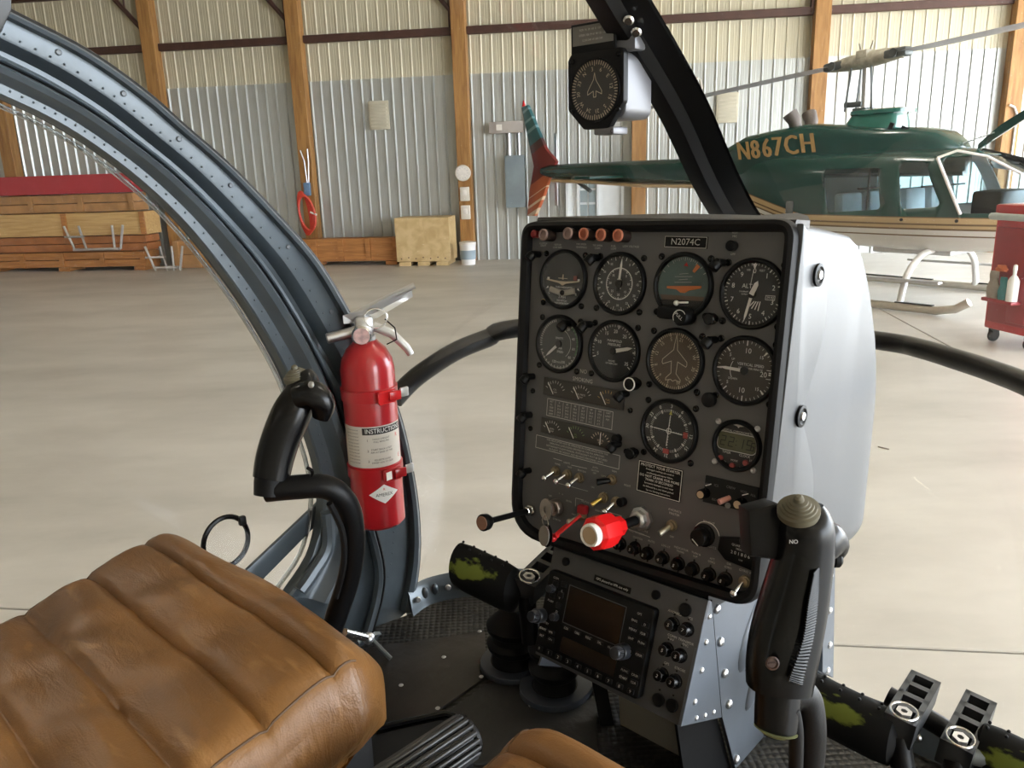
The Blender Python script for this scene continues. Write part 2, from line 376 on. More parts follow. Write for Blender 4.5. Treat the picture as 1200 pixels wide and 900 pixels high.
for s in POSTS:
    MB(WALL).box((s, -.13, 2.85), (.25, .22, 5.7), bev=.006, seg=1).build('post', postwood, wb, smooth=False)
    MB(WALL).box((s-.155, -.10, 4.75), (.05, .1, 1.5)).build('post_bracket', girt, wb, smooth=False)
    MB(WALL).tube([(s-.14, -.12, 4.35), (s-1.0, -.12, 5.35)], .045, 6).build('brace', girt, wb)
    MB(WALL).tube([(s-.42, -.12, 4.72), (s-.42, -.12, 5.4)], .018, 5).build('web_rod', girt, wb)
MB(WALL).tube([(8.55, -.26, .6), (8.55, -.26, 2.25), (8.50, -.26, 2.36), (8.42, -.26, 2.40)], .02, 8).build('conduit', alu, wb)
for i in range(len(EDGE)-1):
    a, b = EDGE[i]+.13, EDGE[i+1]-.13
    for z in (4.02, 5.0):
        MB(WALL).box(((a+b)/2, -.075, z), (b-a, .10, .13), bev=.01, seg=1).build('girt', girt, wb, smooth=False)
hid = mat('beige liner sheet', (.42, .38, .30), .6, var=.05, vscale=.5)
def plain(name, c, d): return MB(WALL).box(c, d).build(name, hid, kind='structure', smooth=False)
plain('wall_left', (-14.05, -12.8, 2.85), (.1, 26, 5.7))
plain('wall_rear', (-1, -26, 2.85), (26, .1, 5.7))
plain('ceiling', (-1, -12.8, 5.75), (26.2, 26.5, .1))
plain('wall_right', (12.05, -12.8, 5.25), (.1, 26, .9))
plain('trim_1', (12.05, -.35, 2.4), (.1, .7, 4.8))
for i, s in enumerate((-10., -3., 4.)):  # unseen high bay lamps, added as fill light for the hangar
    for j, y in enumerate((-20., -12.5, -5.)):
        t = thing('fill_lamp', 'unseen white high bay lamp added under the hangar ceiling as fill light', 'lamp', WALL, (s, y, 5.2), 'added hangar fill lamps')
        MB(WALL).lathe([(.001, 5.35), (.06, 5.35), (.09, 5.25), (.26, 5.02), (.27, 5.0), (.24, 5.0), (.08, 5.2), (.001, 5.2)], T(s, y, 0), 24).build('shade', mat('lamp white', (.7, .7, .7), .4, var=.02), t)
        MB(WALL).tube([(s, y, 5.35), (s, y, 5.7)], .012, 6).build('hanger', girt, t)
        MB(WALL).lathe([(.001, 5.06), (.2, 5.06), (.2, 5.07), (.001, 5.07)], T(s, y, 0), 20).build('fill_disc', mat('fill lamp glow', (.9, .9, .9), emit=(1, .93, .80, 5)), t)
        ld = bpy.data.lights.new('fill_light', 'AREA'); ld.shape = 'DISK'; ld.size = .45; ld.energy = FILL_LAMP_W; ld.color = (1, .93, .80); ld.spread = rad(150)
        lo = bpy.data.objects.new('fill_light', ld); COL.objects.link(lo); lo.parent = t; lo.location = (0, 0, -.22)
plain('trim_2', (12.05, -25.2, 2.4), (.1, 1.4, 4.8))

# white window with small dim panes, behind the green helicopter's tail boom
d1 = structure('window_1')
wpaint = mat('white window paint', (.75, .77, .78), .4, var=.03)
MB(WALL).box((1.64, -.05, 1.02), (.98, .03, 1.12)).build('window_board', wpaint, d1, smooth=False)  # white paint stands in for the daylight-bright right pane
for i in range(2):
    for j in range(4):
        MB(WALL).box((1.44+.15*i, -.075, .62+.25*j), (.125, .02, .21)).build('pane', mat('dim pane', (.30, .36, .38), .1, spec=.8), d1, smooth=False)
for x in (1.14, 1.34, 1.70, 2.14): MB(WALL).box((x, -.08, 1.02), (.05, .06, 1.2)).build('window_frame', wpaint, d1, smooth=False)
for z in (.44, 1.6): MB(WALL).box((1.64, -.08, z), (1.05, .06, .05)).build('window_frame', wpaint, d1, smooth=False)

# things on the wall and along it
beige = mat('beige vent cover', (.50, .46, .36), .6, var=.05)
for k, (s, z, lab) in enumerate((( -2.29, 2.67, 'beige louvred vent cover high on the wall between two wooden posts, left of the panel'), (3.93, 2.55, 'beige louvred vent cover high on the bright wall above the green tail boom'))):
    v = thing('wall_vent', lab, 'vent', WALL, (s, 0, z), 'vent covers on the back wall')
    MB(WALL).box((s, -.05, z), (.38, .05, .5), bev=.01).build('frame', beige, v)
    for j in range(7): MB(WALL).box((s, -.085, z-.19+.063*j), (.3, .02, .022), ).build('slat', beige, v, smooth=False)
c = thing('round_dial', 'round white dial hung on the wooden post above two white boxes', 'dial', WALL, (-.74, -.24, 1.6))
MB(WALL).cyl((-.74, -.24, 1.6), (0, -1, 0), .145, .05, 28, bev=.012).build('case', mat('off white plastic', (.70, .66, .60), .5, var=.03), c)
MB(WALL).cyl((-.74, -.29, 1.6), (0, -1, 0), .115, .004, 28).build('face', mat('pale face', (.78, .74, .70), .5, var=.08, vscale=25), c)
mk = MB(WALL)
for k in range(12):
    a = 2*pi*k/12; mk.box((-.74+.095*sin(a), -.296, 1.6+.095*cos(a)), (.012, .002, .012))
mk.build('marks', mat('grey marks', (.35, .33, .32), .6), c, smooth=False)
for z, lab, nm in ((1.23, 'upper white switch box on the wooden post under the round dial', 'switch_box'), (.9, 'lower white switch box on the wooden post under the round dial', 'switch_box')):
    v = thing(nm, lab, 'switch box', WALL, (-.72, -.24, z), 'white boxes on the post')
    MB(WALL).box((-.72, -.27, z), (.17, .06, .25), bev=.012).build('case', mat('off white plastic'), v)
    MB(WALL).box((-.72, -.305, z+.02), (.07, .012, .09), bev=.004).build('switch_plate', mat('pale face'), v)
v = thing('electrical_panel', 'blue-grey electrical cabinet below a grey cable trough, right of the dial post', 'electrical panel', WALL, (.18, -.05, 1.5))
MB(WALL).box((.2, -.115, 1.42), (.36, .14, .92), bev=.012).build('cabinet', mat('blue grey cabinet', (.26, .32, .36), .5, var=.15, vscale=3), v)
MB(WALL).box((.06, -.105, 2.37), (.62, .12, .2), bev=.01).build('trough', mat('grey trough', (.38, .34, .31), .5, var=.06), v)
MB(WALL).tube([(.1, -.07, 1.85), (.1, -.07, 2.3)], .035, 8).tube([(.28, -.07, 1.85), (.28, -.07, 2.3)], .025, 8).build('conduit', alu, v)
MB(WALL).box((-.06, -.18, 2.37), (.1, .02, .1)).build('tag', mat('off white plastic'), v)
MB(WALL).box((.34, -.17, 1.45), (.015, .02, .12)).build('handle', alu, v)
h = thing('air_hose', 'red coiled air hose hanging on the second wooden post from the left', 'hose', WALL, (-3.75, -.27, .5))
hs = mat('red hose', (.62, .06, .035), .5, var=.1)
for k in range(5):
    pts = [(-3.80+(.10+.012*k)*sin(t)+.02*k-.04*cos(t), -.30-.02*k, .96+(.40-.02*k)*cos(t)) for t in [2*pi*i/20 for i in range(20)]]
    MB(WALL).tube(pts, .022, 6, closed=True).build('hose_loop', hs, h)
MB(WALL).box((-3.70, -.30, 1.40), (.12, .10, .24), bev=.02).build('regulator', mat('blue plastic', (.12, .2, .32), .5), h)
MB(WALL).tube([(-3.70, -.28, 1.51), (-3.72, -.27, 1.9), (-3.78, -.27, 2.1)], .012, 6).tube([(-3.67, -.28, 1.51), (-3.64, -.27, 1.9), (-3.64, -.27, 2.12)], .012, 6).build('supply_line', alu, h)
MB(WALL).cyl((-3.66, -.36, .98), (.8, -.2, -.3), .018, .14, 8).build('nozzle', white, h)

def crate(name, label, cat, s0, s1, y0, y1, z0, z1, m, boards=1, frame=None, skids=False, group=None, sides=None):
    t = thing(name, label, cat, WALL, ((s0+s1)/2, (y0+y1)/2, z0), group)
    zb = z0+(.07 if skids else 0)
    if skids:
        for k in range(3): 
            x = s0+.15+(s1-s0-.3)*k/2; MB(WALL).box((x, (y0+y1)/2, z0+.035), (.22, y1-y0, .07)).build('skid', m, t, smooth=False)
    h = (z1-zb)/boards
    for k in range(boards):
        MB(WALL).box(((s0+s1)/2, (y0+y1)/2, zb+h*(k+.5)), (s1-s0-.02*(k % 2), y1-y0-.01*(k % 2), h-.012), bev=.006, seg=1).build('plank', m, t, smooth=False)
    if frame:
        n = frame
        for k in range(n+1):
            x = s0+.05+(s1-s0-.1)*k/n; MB(WALL).box((x, y0-.012, (zb+z1)/2), (.10, .03, z1-zb-.02)).build('batten', sides or m, t, smooth=False)
    return t
rwood = mat('red painted board', (.40, .035, .045), .5, var=.08, vscale=3)
crate('timber_pallet', 'long orange timber pallet at the bottom of the left stack', 'pallet', -10.3, -6.85, -.78, -.26, 0, .36, box1, 2, 4, True)
crate('timber_crate', 'dark orange crate second from the bottom of the left stack', 'crate', -10.0, -6.8, -.74, -.26, .365, .66, mat('dark orange timber', (.36, .135, .045), .6, var=.2, vscale=5), 2)
crate('timber_crate', 'pale yellow crate in the middle of the left stack', 'crate', -10.05, -6.75, -.77, -.26, .665, 1.10, box2, 1, 2, sides=box1)
crate('timber_crate', 'brown plank crate under the red board on the left stack', 'crate', -10.15, -6.95, -.72, -.26, 1.105, 1.44, mat('brown timber', (.40, .21, .085), .6, var=.2, vscale=5), 2, 3)
crate('red_board', 'long red painted box lying on top of the left stack', 'box', -10.4, -6.9, -.78, -.26, 1.445, 1.80, rwood, 1)
crate('timber_crate', 'low brown crate on the floor at the right end of the left stack', 'crate', -6.35, -5.4, -.6, -.1, 0, .52, mat('brown timber'), 2, 2)
crate('timber_box', 'long orange timber box along the wall with panelled front', 'box', -5.2, -1.95, -.58, -.26, 0, .50, box1, 1, 6, True)
pc = crate('plywood_crate', 'square plywood crate against the wall beside the white bucket', 'crate', -1.92, -.93, -.85, -.2, 0, .86, ply, 1, None, True)
for k in range(7): MB(WALL).cyl((-1.83+.135*k, -.852, .13+.02*(k % 2)), (0, -1, 0), .012, .006, 8).build('nail', girt, pc)
b = thing('bucket', 'white plastic bucket on the floor beside the plywood crate', 'bucket', WALL, (-.62, -.75, 0))
MB(WALL).lathe([(.001, 0), (.125, 0), (.145, .34), (.152, .34), (.152, .365), (.14, .365), (.12, .02), (.001, .02)], T(-.62, -.75, 0), 24).build('body', mat('white plastic', (.72, .70, .68), .45, var=.03), b)
MB(WALL).lathe([(.001, .365), (.156, .365), (.158, .40), (.14, .41), (.001, .41)], T(-.62, -.75, 0), 24).build('lid', mat('off white plastic'), b)
MB(WALL).lathe([(.1376, .10), (.1435, .26), (.1455, .26), (.1396, .10)], T(-.62, -.75, 0), 24).build('label', mat('blue grey cabinet'), b)
# grey tubular hand truck standing in front of the stack, and another at its end
for k, (x0, x1, z0, z1, y, lab) in enumerate(((-8.35, -7.15, .42, .86, -.92, 'silver tubular rack hung on the front of the left timber stack'), (-6.75, -6.0, .06, .45, -.95, 'silver tubular stand on the floor at the right end of the left stack'))):
    t = thing('tube_rack', lab, 'rack', WALL, ((x0+x1)/2, y, z0 if k == 0 else 0), 'silver tube racks')
    MB(WALL).tube([(x0+.15, y, z0), (x1-.1, y, z0)], .028, 8).build('rail', alu, t)
    for x, dx in ((x0, .18), (x0+.3, .12), (x1-.22, .02), (x1, -.08)):
        MB(WALL).tube([(x, y+.05, z1), (x+dx, y, z0 if k == 0 else 0.)], .022, 8).build('upright', alu, t)
    MB(WALL).tube([(x0, y+.02, z1-.2), (x0+.4, y+.02, z1-.2)], .02, 6).build('cross_bar', alu, t)
MB(WALL).box((-10.75, -.5, .42), (.7, .5, .84), bev=.02).build('grey_bin', mat('grey bin plastic', (.42, .40, .37), .6, var=.1), base=WALL @ T(-10.75, -.5, 0), label='grey bin standing left of the timber stack', cat='bin')

# ------------------------------------------------------------------ the parked green helicopter
g = thing('helicopter', 'dark green helicopter with tan stripes and gold registration parked by the back wall', 'helicopter', HELI)
def sect(w, zb, zt, n=28, e=3.2, yc=0):
    r = []
    for k in range(n):
        a = 2*pi*k/n; c, s_ = cos(a), sin(a)
        r.append((w*abs(c)**(2/e)*(1 if c >= 0 else -1)+yc, (zb+zt)/2+(zt-zb)/2*abs(s_)**(2/e)*(1 if s_ >= 0 else -1)))
    return r
FUS = [(-1.98, .20, 1.28, 1.70), (-1.6, .29, 1.16, 1.74), (-1.15, .42, .92, 1.76), (-.7, .53, .72, 1.76), (-.25, .61, .63, 1.75), (.3, .66, .60, 1.74), (.9, .67, .58, 1.73), (1.35, .65, .58, 1.70), (1.7, .60, .60, 1.62), (2.05, .52, .62, 1.45), (2.4, .41, .66, 1.24), (2.7, .26, .70, 1.05), (2.88, .05, .80, .92)]
def fuse(dw=0, keep=None):
    st = []
    for i in range(len(FUS)-1):
        for k in range(4):
            u = k/4; st.append([FUS[i][j]*(1-u)+FUS[i+1][j]*u for j in range(4)])
    st.append(list(FUS[-1]))
    return [[(x, p[0], p[1]) for p in sect(max(.02, w-dw), zb+dw, zt-dw, 28, 3.4)] for x, w, zb, zt in st]
outer = MB(HELI).loft(fuse()); ninner = len(outer.P)
inn = MB(HELI).loft(fuse(.02)[10:-2])
outer.put([HELI.inverted() @ v for v in inn.V], [f[::-1] for f in inn.P])
fo = outer.build('fuselage', [paint, mat('pale cabin lining', (.78, .78, .76), .6, var=.04)], g)
for i, p in enumerate(fo.data.polygons): p.material_index = 1 if i >= ninner else 0
WIN = [[(0.0168,1.4842), (0.6885,1.5081), (0.7686,1.0612), (0.1082,1.0111)], [(0.9152,1.5482), (1.1904,1.5497), (1.4143,1.0979), (0.9994,1.0648)],
       [(1.32, 1.60), (1.60, 1.03), (2.35, 1.03), (2.5, 1.3), (1.95, 1.62)]]
cutm = MB(HELI)
for k, w in enumerate(WIN):
    a, b = (-.9, .9)
    cutm.prism(rpoly(w, .05), a, b, fr((0, 0, 0), (1, 0, 0), (0, 0, 1), (0, -1, 0)))
cut = cutm.build('cut', paint, base=HELI); md = fo.modifiers.new('b', 'BOOLEAN'); md.operation = 'DIFFERENCE'; md.solver = 'EXACT'; md.object = cut
bpy.context.view_layer.update()
dg = bpy.context.evaluated_depsgraph_get(); nm = bpy.data.meshes.new_from_object(fo.evaluated_get(dg)); fo.modifiers.clear(); fo.data = nm
bpy.data.objects.remove(cut)
SIDE = fr((0, 0, 0), (1, 0, 0), (0, 0, 1), (0, -1, 0))     # x along, y up, z to the helicopter's right
for k, w in enumerate(WIN[:2]):
    for s_ in (1, -1):
        cx = sum(p[0] for p in w)/4; cz = sum(p[1] for p in w)/4
        MB(HELI).prism([(cx+(p[0]-cx)*1.06, cz+(p[1]-cz)*1.06) for p in rpoly(w, .05)], .628*s_, .632*s_, SIDE).build('window_pane', hglass, g, smooth=False)
ws = MB(HELI); rr_ = fuse(.006)
for i in range(len(rr_)-1):
    for k in range(28):
        q = [rr_[i][k], rr_[i][(k+1) % 28], rr_[i+1][(k+1) % 28], rr_[i+1][k]]
        if min(p[2] for p in q) > .98 and min(p[0] for p in q) > 1.25: ws.put(q, [(0, 1, 2, 3)])
ws.build('windshield', hglass, g)
MB(HELI).tube([(1.33, -.655, 1.60), (1.61, -.63, 1.02)], .018, 8).tube([(1.33, -.655, 1.60), (1.5, -.60, 1.665), (1.75, -.5, 1.60), (2.05, -.40, 1.42)], .014, 8).build('windshield_frame', white, g)
MB(HELI).box((1.75, 0, 1.12), (.3, .8, .26), bev=.04).build('instrument_hood', blk, g)
MB(HELI).tube([(1.5, 0, 1.66), (1.9, 0, 1.55), (2.3, 0, 1.28)], .03, 8).build('windshield_post', blk, g)
seatm = mat('pale cabin seat', (.72, .74, .76), .7, var=.08)
for x, y in ((.28, -.32), (.28, .32), (1.02, -.3), (1.02, .3)):
    MB(HELI).box((x, y, .98), (.12, .46, .46), RY(-.08), bev=.04).build('cabin_seat', seatm, g)
    MB(HELI).box((x+.22, y, .80), (.44, .46, .14), bev=.04).build('cabin_seat', seatm, g)
MB(HELI).tube([(.4, -.5, 1.28), (.4, .5, 1.28)], .012, 6).tube([(1.15, -.55, 1.3), (1.15, .5, 1.3)], .012, 6).tube([(.55, -.55, .8), (.55, -.55, 1.6)], .014, 6).build('cabin_rail', blk, g)
# engine cowling, doghouse, exhausts
COW = [(-2.02, .16, 1.66), (-1.67, .30, 1.83), (-1.31, .40, 1.965), (-.85, .43, 2.02), (-.42, .44, 2.06), (0, .44, 2.02), (.5, .43, 1.96), (.9, .40, 1.94), (1.12, .34, 1.89), (1.27, .24, 1.79), (1.36, .10, 1.70)]
MB(HELI).loft([[(x, p[0], p[1]) for p in sect(w, 1.40, zt, 28, 4.5)] for x, w, zt in COW]).build('engine_cowling', green, g)
MB(HELI).loft([[(x0*1+(dx if c > 0 else 0)*0+cx+hx*c2, hw*s2, z) for c2, s2, c in [((abs(cos(a))**.5)*(1 if cos(a) >= 0 else -1), (abs(sin(a))**.5)*(1 if sin(a) >= 0 else -1), cos(a)) for a in [2*pi*k/24 for k in range(24)]]]
    for x0, dx, cx, hx, hw, z in ((0, 0, .28, .36, .30, 1.88), (0, 0, .30, .33, .26, 2.0), (0, 0, .32, .29, .22, 2.11), (0, 0, .36, .34, .24, 2.12), (0, 0, .36, .34, .24, 2.16), (0, 0, .35, .28, .2, 2.175))]).build('mast_fairing', mat('teal green paint', (.012, .11, .085), .18, coat=.5, var=.08), g)
MB(HELI).box((-.02, -.30, 2.0), (.10, .02, .2), RY(.4)).box((-.18, -.32, 1.99), (.05, .02, .2), RY(.4)).build('air_intake', blk, g, smooth=False)
for y in (-.17, .17): MB(HELI).tube([(-.66, y, 1.98), (-.68, y*1.1, 2.10), (-.74, y*1.3, 2.20)], [.075, .085, .095], 14).build('exhaust_stack', mat('burnt steel', (.13, .11, .10), .5, .6, var=.2), g)
# tail boom, fin, stabiliser
def boomr(x, r): return [(x, r*cos(2*pi*k/20), 1.50+(x+1.9)*-.022+r*sin(2*pi*k/20)) for k in range(20)]
MB(HELI).loft([boomr(-1.9, .205), boomr(-3., .18), boomr(-4.3, .15), boomr(-5.55, .115), boomr(-5.8, .07)]).build('tail_boom', green, g)
MB(HELI).loft([[(x, p[0], p[1]) for p in sect(w, zc-.05, zc+.02, 16, 2.5)] for x, w, zc in ((-1.9, .17, 1.32), (-3.4, .15, 1.345), (-4.4, .11, 1.40), (-5.5, .08, 1.44))]).build('boom_stripe', mat('tan boom stripe', (.50, .36, .20), .35, var=.05), g)
FIN = [(-6.3156,2.7034), (-6.158,2.7344), (-5.6715,1.9568), (-5.4058,1.7467), (-5.5939,1.476), (-5.7658,1.1522), (-6.016,0.8014), (-6.2366,0.7965), (-6.144,1.2723), (-6.0082,1.6752)]
MB(HELI).prism(FIN, -.035, .035, SIDE, bev=.015).build('tail_fin', finp, g)
MB(HELI).cyl((-6.28, 0, 2.72), (0, 0, 1), .035, .1, 10, r2=.012).build('beacon', red, g)
MB(HELI).box((-3.9, 0, 1.47), (.42, 1.75, .05), bev=.02).build('stabiliser', green, g)
MB(HELI).tube([(-5.0388,1.4683)[:1]+(0,)+(-5.0388,1.4683)[1:], (-4.579,1.2402)[:1]+(0,)+(-4.579,1.2402)[1:]], .035, 8).build('tail_skid', mat('dark steel', (.10, .11, .11), .5, .5, var=.1), g)
MB(HELI).cyl((-5.75, .12, 1.60), (0, 1, 0), .05, .16, 12).box((-5.75, .27, 1.60), (.07, .015, 1.25), bev=.004).build('tail_rotor', alu, g)
# skids
skm = mat('skid cream paint', (.50, .47, .40), .45, var=.1)
for s_ in (-1, 1):
    MB(HELI).tube([(-1.15, .96*s_, .05), (1.62, .96*s_, .05), (1.80, .96*s_, .085), (1.93, .96*s_, .17)], .045, 10).build('skid_tube', skm, g)
    MB(HELI).box((1.38, .96*s_, .098), (.4, .05, .012)).box((.2, .96*s_, .098), (1.0, .05, .012)).build('skid_tread', blk, g, smooth=False)
    MB(HELI).box((1.0, .95*s_, .335), (1.25, .10, .03), bev=.01).build('cabin_step', alu, g)
    for x in (1.22, -.55):
        MB(HELI).tube(spline([(x, .30*s_, .60), (x, .55*s_, .57), (x, .80*s_, .42), (x, .90*s_, .25), (x, .955*s_, .07)], 12), .036, 10).build('cross_tube', mat('white gear paint', (.68, .68, .66), .4, var=.03), g)
MB(HELI).box((.95, 0, .575), (.9, .5, .07), bev=.02).build('belly_panel', alu, g)
# rotor
MB(HELI).tube([(.12, 0, 2.15), (.10, 0, 2.72)], .035, 12).build('mast', alu, g)
for dx, dy in ((-.13, .05), (.13, -.06), (-.2, -.08)):
    MB(HELI).tube([(.12+dx, dy, 2.17), (.11+dx*.7, dy, 2.66)], .012, 8).build('pitch_link', mat('dark steel'), g)
MB(HELI).cyl((.12, 0, 2.15), (0, 0, 1), .13, .05, 16).box((.0, 0, 2.25), (.22, .12, .06), bev=.01).build('swashplate', mat('dark steel'), g)
hubw = HELI @ Vector((.10, 0, 2.74)); a_ = math.atan2(-.88, .47)
ROT = T(hubw) @ RZ(a_) @ RY(-.052)      # x along the forward blade
rb = MB(ROT); rb.tube([(-.5, 0, 0), (-.25, 0, .0), (0, 0, .0), (.25, 0, 0), (.5, 0, 0)], [.06, .085, .10, .085, .06], 12).box((0, 0, .06), (.16, .2, .1), bev=.02).tube([(-.07, 0, .1), (-.1, 0, .2)], .012, 6).tube([(.05, 0, .1), (.09, 0, .2)], .012, 6)
rotor = rb.build('main_rotor', mat('worn hub paint', (.35, .33, .27), .5, .2, var=.3, vscale=14), g)
for s_ in (1, -1):
    MB(ROT).loft([[(s_*x, y*wd_, z*.5) for y, z in ((-.165, .0), (-.10, .022), (0, .03), (.11, .022), (.165, 0), (0, -.012))] for x, wd_ in ((.45, .55), (.75, 1), (4.35, 1), (4.42, .85))]).build('rotor_blade', mat('grey blade paint', (.20, .20, .21), .45, var=.1), rotor)
    MB(ROT).box((s_*.42, 0, 0), (.3, .16, .1), bev=.03).cyl((s_*.42, -.1, 0), (0, 1, 0), .05, .2, 12).build('blade_grip', mat('dark steel'), rotor)
# wire cutter blade on the roof
MB(HELI).loft([[(x, -.02-.008*s_, z-h_), (x, .02, z-h_), (x, .02, z+h_), (x, -.02-.008*s_, z+h_)] for x, z, h_, s_ in ((1.46, 1.70, .03, 1), (1.66, 1.86, .055, 1), (1.9, 2.02, .05, 1), (2.05, 2.13, .035, 1), (2.25, 2.30, .02, 1))]).build('wire_cutter', green, g)
MB(HELI).tube([(1.30, -.05, 1.74), (1.62, -.05, 1.84)], .008, 6).build('cutter_strut', alu, g)
gold = mat('gold lettering', (.42, .27, .10), .4, var=.15, vscale=12)
X0, X1 = -1.36, -.22; tw = X1-X0
sl = math.atan2(.06, 1.14)
rg = MB(HELI)
bev_ = [(-1.67, .30), (-1.31, .40), (-.85, .43), (-.42, .44), (0, .44)]
def cowy(x):
    for (a, wa), (b, wb_) in zip(bev_, bev_[1:]):
        if a <= x <= b: return wa+(wb_-wa)*(x-a)/(b-a)
    return .3
for i, ch in enumerate('N867CH'):
    x = X0+tw*(.085, .25, .405, .545, .715, .915)[i]; z = 1.755+.055*i/5
    dy = (cowy(x+.09)-cowy(x-.09))/.18; ax = Vector((1, -dy, 0)).normalized()
    mm = fr((x, -cowy(x)-.012, z), ax, (-.22, 0, .975), (-dy, -1, 0))
    for ox in (-.012, -.006, 0, .006, .012): rg.text(ch, mm @ T(ox, 0, abs(ox)*.05), .335, sx=.86)
rg.build('registration', gold, g, smooth=False, label='gold registration letters N867CH')
MB(HELI).box((-.42, -.60, 1.06), (.10, .03, .16), bev=.02).build('door_handle', mat('dark steel'), g)
for x in (1.02, 1.6): MB(HELI).cyl((x, -.672, .955), (0, -1, 0), .018, .01, 8).build('fastener', blk, g)

# ------------------------------------------------------------------ red tool cart
CART = fr((4.27, 6.72, 0), (.985, .17, 0), (-.17, .985, 0), (0, 0, 1))
t = thing('tool_cart', 'tall red rolling tool cabinet with spray bottle and cloths on its end', 'tool cabinet', CART)
credm = mat('cart red enamel', (.50, .018, .028), .3, var=.05, coat=.4)
cdark = mat('cart end red', (.30, .02, .03), .4, var=.08)
MB(CART).box((.45, .0, .60), (.86, .52, .96), bev=.015).build('cabinet', credm, t)
MB(CART).box((.45, 0, 1.14), (.9, .54, .12), bev=.02).build('lid', credm, t)
MB(CART).box((.012, 0, .60), (.02, .44, .82), bev=.006).build('end_panel', cdark, t)
for k, z in enumerate((.22, .40, .56, .70, .83, .95, 1.05)):
    MB(CART).box((.47, -.268, z), (.76, .02, .15 if k < 2 else .11), bev=.005).build('drawer', credm, t)
for x in (.08, .82):
    for y in (-.2, .2):
        MB(CART).cyl((x, y-.02, .055), (0, 1, 0), .055, .04, 16, bev=.01).build('caster', rubber, t)
        MB(CART).box((x, y, .105), (.06, .06, .04)).build('caster_fork', blk, t)
MB(CART).tube([(.0, -.2, 1.10), (-.05, -.2, 1.10), (-.05, .24, 1.10), (0, .24, 1.10)], .03, 10).build('push_handle', mat('pale grip', (.45, .50, .50), .6, var=.08), t)
MB(CART).cyl((-.05, -.2, 1.10), (0, -1, 0), .045, .06, 14, bev=.008).build('handle_cap', credm, t)
MB(CART).box((-.01, -.12, .42), (.03, .2, .40), bev=.01).build('end_tray', cdark, t)
MB(CART).box((-.06, .0, .40), (.12, .34, .03), bev=.008).build('side_shelf', cdark, t)
MB(CART).lathe([(.001, 0), (.045, 0), (.045, .17), (.03, .20), (.014, .22), (.014, .26), (.018, .26), (.016, .30), (.001, .31)], CART.inverted() @ CART @ T(-.075, -.12, .416), 18).build('spray_bottle', white, None, base=CART @ T(-.075, -.12, .416), label='white squeeze bottle on the shelf at the end of the red tool cabinet', cat='bottle')
def cloth(nm, lab, cx, cy, cz, r, h, m):
    b = MB(CART); rings = []
    for i in range(9):
        z = cz+h*(i/8-.5); rings.append([(cx+r*.5*(1+.25*sin(3*a+i))*cos(a)*(1-.35*(i/8)**2), cy+r*(1+.2*sin(2*a+i*1.3))*sin(a)*(1-.35*(i/8)**2), z) for a in [2*pi*k/16 for k in range(16)]])
    b.loft(rings).build(nm, m, None, base=CART @ T(cx, cy, cz-h/2), label=lab, cat='cloth')
cloth('shop_cloth', 'grey-brown shop rag piled on the end shelf of the red tool cabinet', -.07, .10, .53, .06, .23, mat('grey rag', (.33, .29, .25), .9, var=.25, bump=.4, bscale=30))
cloth('work_glove', 'teal work glove beside the white bottle on the red tool cabinet', -.075, -.015, .51, .045, .19, mat('teal rag', (.05, .22, .24), .9, var=.2, bump=.4, bscale=30))
cloth('orange_rag', 'orange rag lying on top of the grey rag on the tool cabinet end', -.06, .04, .675, .06, .05, mat('orange rag', (.55, .14, .06), .9, var=.2))
MB(I4).tube([(2.0974,4.3074,0)[:2]+(.004,), (2.1391,4.2598,0)[:2]+(.004,)], .004, 6).build('stick', mat('grey trough'), base=T((2.1192,4.2907,0)), label='small thin stick lying on the bare concrete floor right of the panel', cat='stick')

# ================================================================== THE COCKPIT SHELL
cab = thing('helicopter_cabin', 'blue-grey cabin frame with bubble canopy and tread plate floor around the cockpit', 'cockpit', CK, (.9, .575, .74))
LW = 1.14                                           # lateral position of the left door post
OUT = [(0.2796,1.14,1.8324), (0.3567,1.14,1.7981), (0.4316,1.14,1.7627), (0.4975,1.14,1.7171), (0.546,1.14,1.6738), (0.6084,1.14,1.618), (0.675,1.14,1.5457), (0.7398,1.14,1.4687), (0.79,1.14,1.3804), (0.8421,1.14,1.2749), (0.8844,1.14,1.1761), (0.9063,1.14,1.0677), (0.9166,1.14,0.9572), (0.9106,1.14,0.8577), (0.882,1.14,0.7541)]
INN = [(0.2095,1.14,1.7482), (0.2692,1.14,1.732), (0.3253,1.14,1.7066), (0.3759,1.14,1.6813), (0.4238,1.14,1.6484), (0.4777,1.14,1.6011), (0.5298,1.14,1.5423), (0.5813,1.14,1.4654), (0.6289,1.14,1.3792), (0.6698,1.14,1.2842), (0.6919,1.14,1.1927), (0.7075,1.14,1.1186), (0.71,1.14,1.0458), (0.6808,1.14,0.9583), (0.6231,1.14,0.9049)]
NS = 64
so, si = spline(OUT, NS), spline(INN, NS)
# section across the post: (fraction from the canopy edge to the door edge, height towards the cabin)
SEC = [(0, -.02), (0, .012), (.035, .016), (.075, .014), (.085, .003), (.30, .003), (.33, .002), (.37, -.006), (.42, -.022), (.46, -.024), (.51, -.008), (.55, .003), (.585, .006), (.60, .004), (.605, -.016), (.635, -.016), (.64, .004), (.67, .016), (.72, .026), (.78, .022), (.83, .008), (.86, .004), (.97, .003), (.985, .0), (.985, -.02)]
rings = []
for i in range(NS):
    k = i/(NS-1); a, b = so[i], si[i]; wd = (a-b).length
    q = min(1, max(0, (k-.60)/.12)); r = []
    for t_, h_ in SEC:
        if .30 < t_ < .58: h_ = h_*(1-q)+.003*q
        p = a.lerp(b, t_); r.append((p.x, LW-h_*1.1, p.z))
    rings.append(r)
MB(CK).loft(rings, closed=True).build('door_post', steel, cab, ang=30)
seal = []
for i in range(NS): p = so[i].lerp(si[i], .62); seal.append((p.x, LW+.006, p.z))
